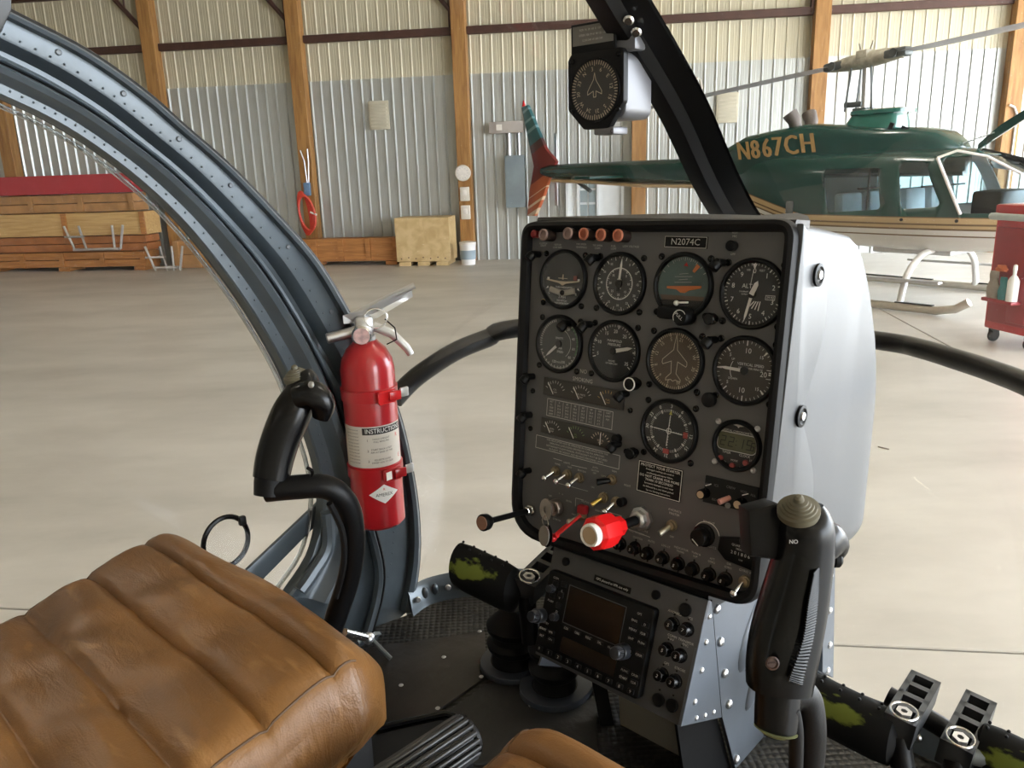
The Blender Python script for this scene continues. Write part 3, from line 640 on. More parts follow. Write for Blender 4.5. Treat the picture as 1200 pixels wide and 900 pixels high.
MB(CK).tube(seal, .0065, 8).build('door_seal', rubber, cab)
edge = [(so[i].x, LW-.006, so[i].z) for i in range(NS)]
MB(CK).tube(edge, .006, 8).build('canopy_edge_strip', blk, cab)
dpost = [o for o in cab.children if o.name.startswith('door_post')][0]
for k in range(9):
    p = so[int(8+k*5.6)].lerp(si[int(8+k*5.6)], .17)
    MB(CK).cyl((p.x, LW-.003, p.z), (0, -1, 0), .0040, .003, 10, bev=.0012).build('screw', mat('dull screw', (.10, .11, .12), .5, .3, var=.1), dpost)
rv = MB(CK)
for i in range(2, NS*2-4, 2):
    for fq in (.27, .90):
        u = i/2; a = so[int(u)].lerp(so[min(NS-1, int(u)+1)], u-int(u)); b = si[int(u)].lerp(si[min(NS-1, int(u)+1)], u-int(u)); p = a.lerp(b, fq)
        rv.put([(p.x+.0018*cos(t), LW-.0048, p.z+.0018*sin(t)) for j in (0,) for t in (0, pi/2, pi, 3*pi/2)]+[(p.x, LW-.0062, p.z)], [(1, 0, 4), (2, 1, 4), (3, 2, 4), (0, 3, 4)])
rv.build('rivets', steel, cab, kind='stuff')
# lower part of the post: kick panel, its seam, ribs
kp = [(0.8101,1.14,1.0626), (0.8889,1.14,1.0379), (0.9107,1.14,0.8857), (0.882,1.14,0.7541), (0.7901,1.14,0.7297), (0.6196,1.14,0.875), (0.6808,1.14,0.9583), (0.7463,1.14,1.0827)]
MB(CK).prism([(p[0], p[2]) for p in kp], -LW-.012, -LW+.002, fr((0, 0, 0), (1, 0, 0), (0, 0, 1), (0, -1, 0)), bev=.003).build('kick_panel', steel, cab)
MB(CK).tube(spline([(0.7894,1.125,1.006), (0.8103,1.125,0.894), (0.8,1.125,0.8268), (0.7647,1.125,0.7523)], 14), .010, 8).build('panel_bead', steel, cab)
MB(CK).tube(spline([(0.7942,1.118,1.0097), (0.815,1.118,0.8945), (0.8047,1.118,0.8272), (0.7694,1.118,0.7529)], 14), .004, 6).build('panel_seal', rubber, cab)
MB(CK).tube(spline([(0.7122,1.13,1.0316), (0.7071,1.13,0.9677), (0.671,1.13,0.9292), (0.6443,1.13,0.9075)], 14), .012, 8).build('panel_bead', steel, cab)

# canopy: centre bow, lateral strip, clear panes
bowc = [(0.704,0.58,1.8761), (0.8112,0.58,1.7853), (0.877,0.58,1.7361), (0.9587,0.58,1.6696), (1.0988,0.58,1.535), (1.36, .58, 1.36), (1.60, .575, 1.235)]
bowc = [Vector(p) for p in spline(bowc, 40)]
rr2 = []
for i, p in enumerate(bowc):
    a = bowc[max(0, i-1)]; b = bowc[min(39, i+1)]; t_ = (b-a).normalized(); n_ = Vector((0, 1, 0)).cross(t_); n_ = -n_ if n_.z > 0 else n_
    lat = Vector((0, 1, 0))
    rr2.append([p+lat*u+n_*v for u, v in ((-.033, -.010), (.034, -.010), (.034, .006), (.031, .011), (.009, .013), (.005, .012), (-.005, .002), (-.010, .001), (-.034, -.003), (-.018, -.010))])
MB(CK).loft(rr2).build('canopy_bow', mat('satin black', (.005, .005, .0055), .38, var=.1, spec=.4), cab, ang=25)
bow_o = [o for o in cab.children if o.name.startswith('canopy_bow')][0]
for px in ((0.8262,0.575,1.7664), (0.842,0.575,1.7551)):
    MB(CK).cyl(px, (-.7, -.35, -.6), .0065, .006, 12, bev=.002).build('screw', chrome, bow_o)
STRIP = [(0.8862,1.14,1.1957), (0.9237,1.138,1.2193), (0.961,1.13,1.2395), (1.027,1.115,1.266), (1.0954,1.095,1.282), (1.1383,1.06,1.2978), (1.42, .90, 1.30), (1.56, .75, 1.27), (1.62,0.5143,1.2529), (1.585,0.435,1.2539), (1.53,0.3626,1.2546), (1.47,0.2959,1.2565), (1.38,0.2129,1.2578), (1.25,0.1162,1.2513)]
STRIP = spline(STRIP, 60)
MB(CK).tube(STRIP, .0185, 12).build('canopy_strip', mat('satin black'), cab)
MB(CK).prism([(p[0], p[2]) for p in ((0.2883,1.09,1.852), (0.3501,1.09,1.8618), (0.3388,1.09,1.7964), (0.324,1.09,1.7714), (0.2727,1.09,1.7666))], -1.115, -1.085, fr((0, 0, 0), (1, 0, 0), (0, 0, 1), (0, -1, 0)), bev=.004).build('roof_corner', mat('satin black'), cab)
# loose end of white cord on the bow
# panes
ARCH = [Vector((p.x, LW, p.z)) for p in so]
def arch_at(k): k *= NS-1; i = min(int(k), NS-2); return ARCH[i].lerp(ARCH[i+1], k-i)
def crv(L, k): k *= len(L)-1; i = min(int(k), len(L)-2); return L[i].lerp(L[i+1], k-i)
kx = 10/14.*.985
n1, n2 = 20, 26
g1 = []
for i in range(n1+1):
    u = i/n1; row = []
    a = arch_at(u*kx); b = crv(bowc, u)
    for j in range(n2+1):
        v = j/n2; p = a.lerp(b, v); bul = sin(pi*v)*.10
        d = Vector((.55, .35*(1-v), .75)).normalized(); s0 = crv(STRIP, v*.62)
        w = u**2.2
        q = (p+d*bul)*(1-w)+s0*w
        row.append(q)
    g1.append(row)
MB(CK).loft([[tuple(p) for p in r] for r in g1], closed=False, cap=False).build('upper_windshield_pane', plexi, cab)
R_ARCH = [Vector((p.x, 1.15-p.y, p.z)) for p in ARCH]
g2 = []
for i in range(n1+1):
    u = i/n1; row = []
    k_ = u*kx*(NS-1); ii = min(int(k_), NS-2); a = R_ARCH[ii].lerp(R_ARCH[ii+1], k_-ii); b = crv(bowc, u)
    for j in range(n2+1):
        v = j/n2; p = b.lerp(a, v); bul = sin(pi*v)*.10
        d = Vector((.55, -.35*v, .75)).normalized(); s0 = crv(STRIP, .62+v*.38); w = u**2.2
        row.append((p+d*bul)*(1-w)+s0*w)
    g2.append(row)
MB(CK).loft([[tuple(p) for p in r] for r in g2], closed=False, cap=False).build('upper_windshield_pane', plexi, cab)
RIM = spline([(0.8728,1.1195,0.77), (0.9216,1.1268,0.77), (0.9736,1.1066,0.77), (1.017,1.0705,0.77), (1.0649,1.0236,0.77), (1.16, .85, .775), (1.19, .62, .775), (1.12,0.3975,0.775), (1.115,0.2985,0.775), (1.1107,0.2042,0.775), (1.1174,0.1218,0.775), (.90, .02, .775)], 50)
g3 = []
for i in range(13):
    u = i/12; row = []
    for j in range(31):
        a = crv(STRIP, j/30); b = crv(RIM, j/30); p = a.lerp(b, u); d = Vector((.8, (p.y-.575)*.8, -.2)).normalized()
        q = p+d*sin(pi*u)*.10; e_ = so[min(NS-1, int((10+4*u)/14*(NS-1)))]; e_ = Vector((e_.x-.004, LW, e_.z)); m_ = min(1, j/5); m_ = m_*m_*(3-2*m_)
        e2 = Vector((e_.x, 1.15-e_.y, e_.z)); m2 = min(1, (30-j)/5); m2 = m2*m2*(3-2*m2)
        q = e_.lerp(q, m_); q = e2.lerp(q, m2); row.append(tuple(q))
    g3.append(row)
MB(CK).loft(g3, closed=False, cap=False).build('lower_windshield_pane', plexi, cab)

# floor
fp = [(p.x, p.y) for p in RIM]+[(.2, .02), (-.3, .02), (-.3, 1.15), (.74, 1.15)]
MB(CK).prism(fp, .735, .76, bev=0).build('floor_pan', tread, cab, smooth=False)
# raised rim along the canopy edge with bolts and dimples
rings = []
for i, p in enumerate(RIM):
    c0 = Vector((.75, .575, 0)); d = (Vector((p.x, p.y, 0))-c0).normalized()
    rings.append([(p.x+d.x*a, p.y+d.y*a, z) for a, z in ((-.012, .760), (-.008, .768), (.0, .800), (.010, .808), (.02, .800), (.02, .735))])
MB(CK).loft(rings, closed=True).build('floor_rim', steel, cab)
rim_o = [o for o in cab.children if o.name.startswith('floor_rim')][0]
for k in range(1, 24):
    p = RIM[k*2]; c0 = Vector((.75, .575, 0)); d = (Vector((p.x, p.y, 0))-c0).normalized(); q = Vector((p.x, p.y, .785))-d*.006
    if k % 3 == 1: MB(CK).cyl(q, -d+Vector((0, 0, .3)), .006, .008, 10, bev=.002).build('bolt', alu, rim_o)
    else: MB(CK).ball(q+d*.004, .008, 6, sc=(1, 1, 1.6)).build('dimple', steel, rim_o)
ap = [(0.7402,1.0859,0.763), (0.9175,0.9573,0.763), (0.8209,0.8574,0.763), (0.616,0.8533,0.763), (0.6068,0.9206,0.763), (0.6541,1.0319,0.763)]
MB(CK).prism([(p[0], p[1]) for p in ap], .760, .7655, bev=.001).build('access_panel', mat('worn dark panel', (.024, .020, .017), .42, .2, var=.35, vscale=7, bump=.1, bscale=40), cab)
ap_o = [o for o in cab.children if o.name.startswith('access_panel')][0]
for p in ((0.8108,0.9545,0.766), (0.814,0.8628,0.766), (0.7095,0.8577,0.766), (0.6113,0.8617,0.766), (0.91,0.9633,0.766), (0.7091,0.95,0.766)):
    MB(CK).cyl((p[0], p[1], .7652), (0, 0, 1), .0042, .0022, 10, bev=.001).build('screw', alu, ap_o)
MB(CK).prism([(p[0], p[1]) for p in ((0.8146,0.8431,0.763), (0.9325,0.7045,0.763), (0.7806,0.5904,0.763), (0.5925,0.8084,0.763), (0.6151,0.84,0.763))], .760, .7645, bev=.001).build('floor_cover', mat('dark floor cover', (.02, .019, .017), .6, .1, var=.3, vscale=9, bump=.15, bscale=50), cab)
for p in ((0.8135,0.749,0.766), (0.6958,0.7519,0.766)):
    MB(CK).cyl((p[0], p[1], .764), (0, 0, 1), .004, .003, 10).build('floor_screw', alu, cab)

# left door
dr = thing('cabin_door', 'left cabin door with clear bubble window, grey lower rail and round vent', 'door', CK, (.5, 1.19, .76))
INW = [Vector((p.x, 1.165, p.z)) for p in si]
DC = Vector((.25, 1.165, 1.30))
rings = []
for j in range(9):
    u = j/8; rings.append([tuple(p.lerp(DC, u)+Vector((0, .11*sin(u*pi/2), 0))) for p in INW])
MB(CK).loft(rings, closed=False, cap=False).build('bubble_window', plexid, dr)
MB(CK).tube([p+(DC-p).normalized()*.006 for p in INW], .0055, 8, flat=.6).build('window_rim', clear('plexiglass edge', (.8, .84, .86), refl=3.0, rough=.15, haze=.12), dr)
MB(CK).tube([tuple(p+(p-DC).normalized()*.012+Vector((0, .004, 0))) for p in INW[:44]], .010, 8).build('door_frame', steel, dr)
RAIL = [(0.5362,1.17,0.9195), (0.5402,1.17,0.9496), (0.7336,1.17,1.0429), (0.7524,1.17,1.0299), (0.7469,1.17,1.0132), (0.6038,1.17,0.9386), (0.5568,1.17,0.9103)]
MB(CK).prism([(p[0], p[2]) for p in RAIL], -1.174, -1.167, fr((0, 0, 0), (1, 0, 0), (0, 0, 1), (0, -1, 0)), bev=.002).build('lower_rail', steel, dr)
c = Vector((0.5567,1.2,1.0117))
vring = [c+Vector((.040*cos(a), 0, .044*sin(a))) for a in [2*pi*k/32 for k in range(32)]]
MB(CK).tube(vring, .0045, 8, closed=True).build('vent_ring', blkgl, dr)
vr = [o for o in dr.children if o.name.startswith('vent_ring')][0]
MB(CK).lathe([(.001, 0), (.037, 0), (.037, .003), (.001, .003)], along(c, (0, -1, 0)), 28).build('vent_disc', plexid, vr)
MB(CK).box(c+Vector((.030, -.006, .030)), (.012, .01, .016), RY(0), bev=.002).build('vent_catch', blk, vr)

# chrome latch link at the foot of the door post
lk = thing('door_latch_link', 'short bright metal link rod at the foot of the left door post', 'latch', CK, (0.6502,0.9626,0.8845))
a, b = Vector((0.6119,0.9539,0.9129)), Vector((0.6559,0.9549,0.8802))
MB(CK).tube([a, b], .0065, 10).build('rod', chrome, lk)
MB(CK).ball(b, .010, 8).build('ball_end', alu, lk)
MB(CK).tube([Vector((0.659,0.9505,0.8774)), Vector((0.668,0.9164,0.8531))], .004, 8).build('pin', mat('dark steel'), lk)
MB(CK).prism([(0, 0), (.035, .0), (.05, -.012), (.04, -.022), (.0, -.012)], -.003, .003, fr((0.6432,0.966,0.8741), (1, 0, 0), (0, -.6, .8), (0, -.8, -.6))).build('bracket', steel, lk)

# ------------------------------------------------------------------ fire extinguisher
ex0 = Vector((0.7837,1.075,1.0056)); EXM = CK @ T(ex0)
tocam = (CK.inverted() @ cam.matrix_world.translation)-ex0; phi = math.atan2(tocam.y, tocam.x)
EX = EXM @ RZ(phi)                                  # x towards the viewer's side, y to its left...
ex = thing('fire_extinguisher', 'small red fire extinguisher strapped upright to the left door post', 'fire extinguisher', EX)
XR = .0455; XH = Vector((0.7839,1.075,1.3352)).z-ex0.z
MB(EX).lathe([(.001, .006), (.03, .004), (XR-.004, .0), (XR, .005), (XR, XH-.050), (XR-.003, XH-.032), (XR-.012, XH-.015), (.022, XH-.004), (.019, XH), (.001, XH)], n=36).build('cylinder', redm, ex)
# valve, gauge, levers
MB(EX).cyl((0, 0, XH-.002), (0, 0, 1), .018, .012, 18, bev=.002).box((0, 0, XH+.025), (.034, .030, .034), bev=.006).build('valve', alu, ex)
MB(EX).cyl((.014, -.004, XH+.012), (1, -.1, 0), .0165, .016, 24, bev=.003).build('pressure_gauge', chrome, ex)
gg = [o for o in ex.children if o.name.startswith('pressure_gauge')][0]
MB(EX).cyl((.030, -.0055, XH+.012), (1, -.1, 0), .0135, .001, 24).build('gauge_face', mat('pale red face', (.62, .42, .42), .3, var=.3, vscale=120), gg)
MB(EX).loft([[(x_-.010, y-.008+w_, z), (x_+.010, y-.008-w_, z), (x_, y-.008-w_, z-.016), (x_, y-.008+w_, z-.016)] for x_, y, z, w_ in ((.0, -.015, XH+.045, .010), (.004, .02, XH+.052, .011), (.0, .065, XH+.074, .009), (-.002, .085, XH+.083, .007))]).tube([(0, -.02, XH+.042), (0, .055, XH+.073), (-.001, .088, XH+.086)], .0075, 10, flat=.7).build('carry_handle', mat('white grey metal', (.62, .62, .62), .35, .5, var=.05), ex)
MB(EX).tube([(.0, .015, XH+.022), (.003, .045, XH+.008), (.004, .068, XH-.018), (.004, .074, XH-.030)], [.008, .008, .007, .006], 10).build('lever', mat('white grey metal'), ex)
MB(EX).cyl((.0, -.012, XH+.016), (.1, -1, -.18), .009, .052, 14, bev=.002).build('nozzle', alu, ex)
c = Vector((.014, .02, XH+.042))
MB(EX).tube([c+Vector((.002, .019*cos(a), .016*sin(a)-.004)) for a in [2*pi*k/20 for k in range(20)]], .0013, 6, closed=True).build('pin_ring', chrome, ex)
MB(EX).tube([(.012, .035, XH+.035), (.018, .05, XH+.02), (.016, .052, XH), (.012, .035, XH-.008)], .0012, 6).build('pin_tether', blk, ex)
def wrapx(r): return lambda a, z: (r*cos(a/r), r*sin(a/r), z)
WR = MB(EX); w0 = wrapx(XR+.0006)
def patch(b, a0, a1, z0, z1, off=0, n=14, R_=XR):
    f = wrapx(R_+.0006+off)
    v = [f(a0+(a1-a0)*k/n, z) for k in range(n+1) for z in (z0, z1)]; b.put(v, [(2*k, 2*k+2, 2*k+3, 2*k+1) for k in range(n)])
patch(WR, -.062, .060, .117, .190); WR.build('label', mat('label cream', (.62, .58, .52), .5, var=.04), ex)
lab_o = [o for o in ex.children if o.name.startswith('label')][0]
b = MB(EX); patch(b, -.018, .058, .176, .188, .0006); b.build('label_header', mat('print black', (.02, .02, .02), .6), lab_o)
b = MB(EX); b.text('INSTRUCTIONS', T(0, 0, 0), .0115, wrap=lambda a, z: wrapx(XR+.0018)(a+.021, z+.182), sx=.85); b.build('label_title', white, lab_o, smooth=False)
b = MB(EX)
for k, (t1, t2) in enumerate((('HOLD UPRIGHT', 'PULL RING PIN'), ('START BACK 6 FEET', 'AIM AT BASE OF FIRE'), ('SQUEEZE LEVER', 'SWEEP SIDE TO SIDE'))):
    for j, t_ in enumerate((t1, t2)):
        b.text(t_, I4, .0042, wrap=lambda a, z, k=k, j=j: wrapx(XR+.0014)(a+.014, z+.168-.0185*k-.0050*j))
    b.text(str(k+1), I4, .006, wrap=lambda a, z, k=k: wrapx(XR+.0014)(a-.010, z+.166-.0185*k))
for k in range(11):
    b.text('use only as directed', I4, .0034, wrap=lambda a, z, k=k: wrapx(XR+.0014)(a-.038, z+.184-.0058*k), sx=.9)
b.build('label_text', mat('print black'), lab_o, smooth=False)
b = MB(EX); b.text('R', I4, .010, wrap=lambda a, z: wrapx(XR+.0014)(a+.045, z+.168)); b.text('E', I4, .010, wrap=lambda a, z: wrapx(XR+.0014)(a+.049, z+.130)); b.build('label_red_marks', red, lab_o, smooth=False)
b = MB(EX); f = wrapx(XR+.0008)
dv = [f(.012-.027+.054*k/16, .068+s_*.0175*(1-abs(k/8-1))) for k in range(17) for s_ in (-1, 1)]
b.put(dv, [(2*k, 2*k+2, 2*k+3, 2*k+1) for k in range(16)]); b.build('diamond_badge', white, ex, smooth=False)
dia = [o for o in ex.children if o.name.startswith('diamond_badge')][0]
b = MB(EX); b.text('AMEREX', I4, .0085, wrap=lambda a, z: wrapx(XR+.0016)(a+.012, z+.067), sx=.95); b.build('badge_text', mat('print black'), dia, smooth=False)
b = MB(EX); b.text('R', I4, .006, wrap=lambda a, z: wrapx(XR+.0016)(a+.012, z+.077)); b.build('badge_mark', red, dia, smooth=False)
for z in (.103, .240):
    MB(EX).lathe([(XR, z-.011), (XR+.0028, z-.010), (XR+.0028, z+.010), (XR, z+.011), (XR, z-.011)], n=36).build('strap', redm, ex)
    s_o = [o for o in ex.children if o.name.startswith('strap')][-1]
    f = wrapx(XR+.005); p0 = Vector(f(.030, z))
    mm = fr(p0, (-sin(.7), cos(.7), 0), (0, 0, 1), (cos(.7), sin(.7), 0))
    MB(EX).box((-.006, 0, .001), (.030, .020, .004), mm, bev=.0015).box((.012, 0, .005), (.022, .016, .006), mm @ RY(-.3), bev=.002).tube([(-.02, .010, .003), (.012, .010, .006)], .0015, 6, mm).tube([(-.02, -.010, .003), (.012, -.010, .006)], .0015, 6, mm).build('buckle', red if z > .2 else redm, s_o)
    MB(EX).box((.030, .003, .006), (.016, .016, .005), mm @ RY(-.2), bev=.002).build('release_tab', mat('white grey metal'), s_o)
    if z < .2: MB(EX).box((-.012, 0, .0042), (.012, .014, .001), mm).build('buckle_plate', white, s_o, smooth=False)
MB(EX).box((-XR-.006, -.004, .14), (.010, .05, .27), bev=.003).box((-XR+.01, -XR*.75, .205), (.03, .010, .05), bev=.002).build('wall_bracket', redm, ex)

# ------------------------------------------------------------------ seats
def cushion(frame_, name, label):
    t = thing(name, label, 'seat', frame_, (0, 0, 0), 'tan leather cockpit seats')
    LX, WY = .62, .515                              # length front to back, width
    def prof(x):                                    # x: distance back from the front edge
        z = 1.099-.23*max(0, x-.07)
        if x < .085: z -= .074*((.085-x)/.085)**2.1
        return z
    NX, NY = 150, 64; R_ = .045
    pl = [.092, .175, .258, .341, .424, .507, .59]
    V = []
    for i in range(NX+1):
        x = LX*(i/NX)
        for j in range(NY+1):
            y = -WY/2+WY*j/NY
            e = (WY/2-abs(y))
            z = prof(x)
            if e < R_: z -= R_-math.sqrt(max(0, R_*R_-(R_-e)**2))
            # soft pillows between the lateral seams
            lo = max([0]+[q for q in pl if q <= x]); hi = min([q for q in pl if q > x]+[LX+.05])
            u = (x-lo)/(hi-lo); pil = (abs(sin(pi*u)))**.34
            fade = min(1, max(0, (e-.004)/.03))
            amp = .0135
            z += (amp*pil-amp)*fade if x > .03 else 0
            dmin = min(abs(x-q) for q in pl); 
            z -= .005*math.exp(-(dmin/.0035)**2)*min(1, max(0, (e-.004)/.02))
            z += .0026*sin(19*y+31*x+2*sin(23*x))*fade+.0016*sin(61*x-27*y+1.3*sin(40*y))*fade+.009*sin(pi*(y/WY+.5))
            rc = .075; X_, Y_ = x, y
            if x < rc and abs(y) > WY/2-rc:
                a_ = (rc-x)/rc; b_ = (abs(y)-WY/2+rc)/rc
                X_ = rc-rc*a_*math.sqrt(1-b_*b_/2); Y_ = (WY/2-rc+rc*b_*math.sqrt(1-a_*a_/2))*(1 if y > 0 else -1)
            V.append((-X_, Y_, z))
    b = MB(frame_); F_ = []
    for i in range(NX):
        for j in range(NY):
            k = i*(NY+1)+j; F_.append((k, k+NY+1, k+NY+2, k+1))
    # walls that bulge, then a flat bottom
    per = [i*(NY+1) for i in range(NX, -1, -1)]+[j for j in range(1, NY+1)]+[i*(NY+1)+NY for i in range(1, NX+1)]+[NX*(NY+1)+j for j in range(NY-1, 0, -1)]
    rows = [per]
    for s_ in range(1, 9):
        u = s_/8; row = []
        for k in per:
            x, y, z = V[k]; zz = z+(.93-z)*u; i0, j0 = divmod(k, NY+1)
            o = .016*sin(pi*min(1, u*1.3))-.04*u**1.5; of = .004*sin(pi*min(1, u*1.5))-.085*u**1.3; q_ = max(0, 1-LX*i0/NX/.075) if j0 in (0, NY) else 0; o = o*(1-q_)+min(o, .3*of)*q_
            fx = 1 if i0 == 0 else q_; fy = 0 if j0 not in (0, NY) else (1 if y > 0 else -1)
            wr = .002*sin(40*y+46*x+9*u)
            V.append((x+fx*(of+wr), y+fy*(o+wr), zz)); row.append(len(V)-1)
        rows.append(row)
    n = len(per)
    for s_ in range(8):
        for k in range(n):
            l = (k+1) % n; F_.append((rows[s_][k], rows[s_+1][k], rows[s_+1][l], rows[s_][l]))
    F_.append(tuple(rows[8]))
    F_ = [f[::-1] for f in F_]
    b.put(V, F_)
    co = b.build('cushion', tan, t, ang=75)
    # piping along the side seams
    for s_ in (-1, 1):
        pts = []
        for i in range(14, 148, 2):
            q = V[i*(NY+1)+(2 if s_ < 0 else NY-2)]; pts.append((q[0], q[1], q[2]-.0002))
        MB(frame_).tube(pts, .0015, 6).build('piping', mat('dark stitch', (.09, .045, .016), .6), co)
    MB(frame_).box((-.30, 0, .905), (.54, .44, .11), bev=.01).build('seat_pan', rubber, t)
    for sx in (-.06, -.52):
        for sy in (-.18, .18): MB(frame_).tube([(sx, sy, .86), (sx, sy, .765)], .014, 8).build('leg', mat('dark steel'), t)
    return t
SEATL = CK @ T(.497, .905, 0)
seatl = cushion(SEATL, 'pilot_seat', 'tan pleated leather seat cushion at the lower left, beside the door')
seatr = dup(seatl, CK @ T(.535, .200, .0), None, 'tan leather seat cushion whose front corner shows at the bottom centre')

# ------------------------------------------------------------------ collective lever between the seats
cl = thing('collective_lever', 'black ribbed twist grip of the collective lever between the seats', 'lever', CK, (.42, .56, .9))
p0, p1 = Vector((0.3954,0.5418,1.02)), Vector((0.4842,0.5387,1.02)); d_ = (p1-p0).normalized()
MB(CK).tube([p0-d_*.22, p1-d_*.006], .0205, 20).build('grip_core', blkgl, cl)
AX = along(p0-d_*.05, d_); LL = (p1-p0).length+.048
for k in range(18):
    a = 2*pi*k/18; MB(CK).box((.0225*cos(a), .0225*sin(a), LL/2), (.0052, .0052, LL), AX @ T(0, 0, 0), bev=.0012, seg=1).build('rib', mat('grip rib', (.03, .03, .032), .4, var=.1), cl)
MB(CK).cyl(p1-d_*.006, d_, .0235, .008, 24, bev=.002).build('end_cap', blk, cl)
tr = thing('lever_trough', 'open black trough with a shiny rim on the floor beside the collective grip', 'trough', CK, (0.5747,0.8021,0.8))
TB = fr((0.5542,0.7533,0.845), (.86, -.51, 0), (.51, .86, 0), (0, 0, 1))
MB(CK).prism([(-.16, -.035), (.07, -.035), (.095, -.02), (.095, .03), (.07, .045), (-.16, .045)], -.06, .0, TB, bev=.004).build('body', blk, tr)
MB(CK).tube([TB @ Vector(p) for p in ((-.16, -.035, .004), (.07, -.035, .004), (.095, -.015, .004), (.095, .025, .004), (.07, .045, .004), (-.16, .045, .004))], .005, 8).build('rim', blkgl, tr)
MB(CK).prism([(-.15, -.025), (.065, -.025), (.083, -.012), (.083, .022), (.065, .035), (-.15, .035)], .0005, .002, TB).build('hollow_shade', mat('deep black', (.004, .004, .004), .9), tr, smooth=False)  # flat black plate stands in for the trough's shaded hollow

# ------------------------------------------------------------------ cyclic sticks
def grip(b, path, secs, n=20, side=(0, 0, 1)):
    """loft along path; secs = (half width across the view, half depth)"""
    P_ = [Vector(p) for p in path]; rings = []
    for i, p in enumerate(P_):
        t_ = (P_[min(i+1, len(P_)-1)]-P_[max(0, i-1)]).normalized(); s_ = Vector(side); s_ = (s_-t_*s_.dot(t_)).normalized(); u_ = t_.cross(s_)
        w, d = secs[i]; ring = []
        for k in range(n):
            a = 2*pi*k/n; c, q = cos(a), sin(a); ring.append(p+s_*w*abs(c)**.8*(1 if c > 0 else -1)+u_*d*abs(q)**.8*(1 if q > 0 else -1))
        rings.append(ring)
    return b.loft(rings)
CI = CK.inverted(); VR = (CI.to_3x3() @ cam.matrix_world.to_3x3() @ Vector((1, 0, 0))).normalized()      # roughly across the grip
VF = (CI.to_3x3() @ cam.matrix_world.to_3x3() @ Vector((0, 0, 1))).normalized()
def dense(path, secs, n):
    pp = spline(path, n); ss = spline([(a, b, 0) for a, b in secs], n); return pp, [(q.x, q.y) for q in ss]
def cap_disc(parent, c, axis, r):
    b = MB(CK); b.lathe([(.001, -.004), (r, -.004), (r, .001), (r*.86, .002), (r*.84, .0035), (r*.72, .004), (r*.70, .0055), (r*.58, .006), (r*.56, .0075), (r*.44, .008), (r*.42, .0092), (r*.25, .0098), (r*.23, .013), (r*.12, .0145), (.001, .0145)], along(c, axis), 28)
    b.build('hat_button', mat('olive rubber', (.085, .075, .048), .55, var=.12, vscale=40), parent)
cy = thing('cyclic_stick', 'black pistol grip cyclic stick on a curved tube before the left seat', 'control stick', CK, (0.511,0.815,1.0174))
D1 = .95
P1, S1 = dense([(0.4479,0.8236,1.2548), (0.4554,0.8241,1.2764), (0.4666,0.8222,1.3018), (0.4798,0.818,1.3271), (0.4947,0.8175,1.3471), (0.5034,0.8173,1.3623), (0.5029,0.8224,1.3701)], [(.021, .020), (.022, .021), (.0225, .022), (.023, .022), (.020, .021), (.016, .019), (.013, .015)], 26)
grip(MB(CK), P1, S1, side=VR).build('grip', blkgl, cy)
P1, S1 = dense([(0.4891,0.8087,1.3478), (0.497,0.7946,1.3526), (0.5027,0.7839,1.3405), (0.5006,0.787,1.3235)], [(.017, .016), (.019, .017), (.015, .015), (.008, .010)], 14)
grip(MB(CK), P1, S1, side=VF).build('trigger_guard', blkgl, cy)
cap_disc(cy, (0.4959,0.8225,1.3705), (-.18, .02, .95), .0165)
MB(CK).cyl((0.4914,0.7836,1.3671), (-.9, -.2, .3), .004, .004, 10, bev=.001).build('screw', alu, cy)
MB(CK).tube([Vector((0.4503,0.8241,1.2627)), Vector((0.4453,0.8242,1.249)), Vector((0.4416,0.8227,1.2352))], [.0195, .0185, .0175], 18).build('socket', blk, cy)
MB(CK).tube(spline([(0.4408,0.8259,1.2412), (0.4643,0.8017,1.2431), (0.49,0.7812,1.2412), (0.5071,0.7726,1.2268), (0.5218,0.7748,1.1951), (0.5289,0.7859,1.1459), (0.5306,0.8072,1.0894), (0.5199,0.8271,1.0339), (0.5082,0.8469,0.9755), (0.5025,0.8632,0.9243)], 40), .0148, 16).build('stick_tube', blk, cy)
MB(CK).tube(spline([(0.4861,0.7837,1.2561), (0.4806,0.7884,1.2533), (0.4779,0.7806,1.2648), (0.4746,0.7857,1.2689)], 8), .0022, 6).build('switch_wire', blk, cy)
MB(CK).tube(spline([(0.4862,0.764,1.2251), (0.5052,0.7715,1.1803), (0.5111,0.7834,1.13), (0.5103,0.8074,1.0735)], 16), .004, 8).build('cable', rubber, cy)

cz = thing('cyclic_stick', 'large black cyclic grip in the right foreground with a ribbed round button on top', 'control stick', CK, (0.5655,0.2065,1.1133))
P1, S1 = dense([(0.5531,0.2324,1.1849), (0.5579,0.2342,1.2024), (0.5659,0.2349,1.2259), (0.5743,0.2338,1.2537), (0.5808,0.2326,1.2799), (0.5845,0.232,1.3), (0.5863,0.2339,1.3175), (0.5864,0.2382,1.3289)], [(.0255, .024), (.027, .026), (.0275, .027), (.026, .026), (.0235, .025), (.022, .024), (.021, .024), (.0175, .018)], 34)
grip(MB(CK), P1, S1, side=VR).build('grip', blkgl, cz)
P1, S1 = dense([(0.5886,0.2316,1.2985), (0.597,0.2241,1.3022), (0.6065,0.219,1.2956), (0.6085,0.2196,1.2831)], [(.022, .02), (.020, .019), (.013, .014), (.006, .008)], 14)
grip(MB(CK), P1, S1, side=VF).build('grip_knuckle', blkgl, cz)
MB(CK).prism([(-.024, -.026), (.010, -.030), (.016, .010), (-.004, .018), (-.026, .012)], -.014, .014, fr((0.5837,0.2578,1.3137), VR, (CI.to_3x3() @ cam.matrix_world.to_3x3() @ Vector((0, 1, 0))), VF), bev=.004).build('trigger_guard', blk, cz)
cap_disc(cz, (0.5746,0.2349,1.3347), (-.35, -.1, .93), .0165)
b = MB(CK)
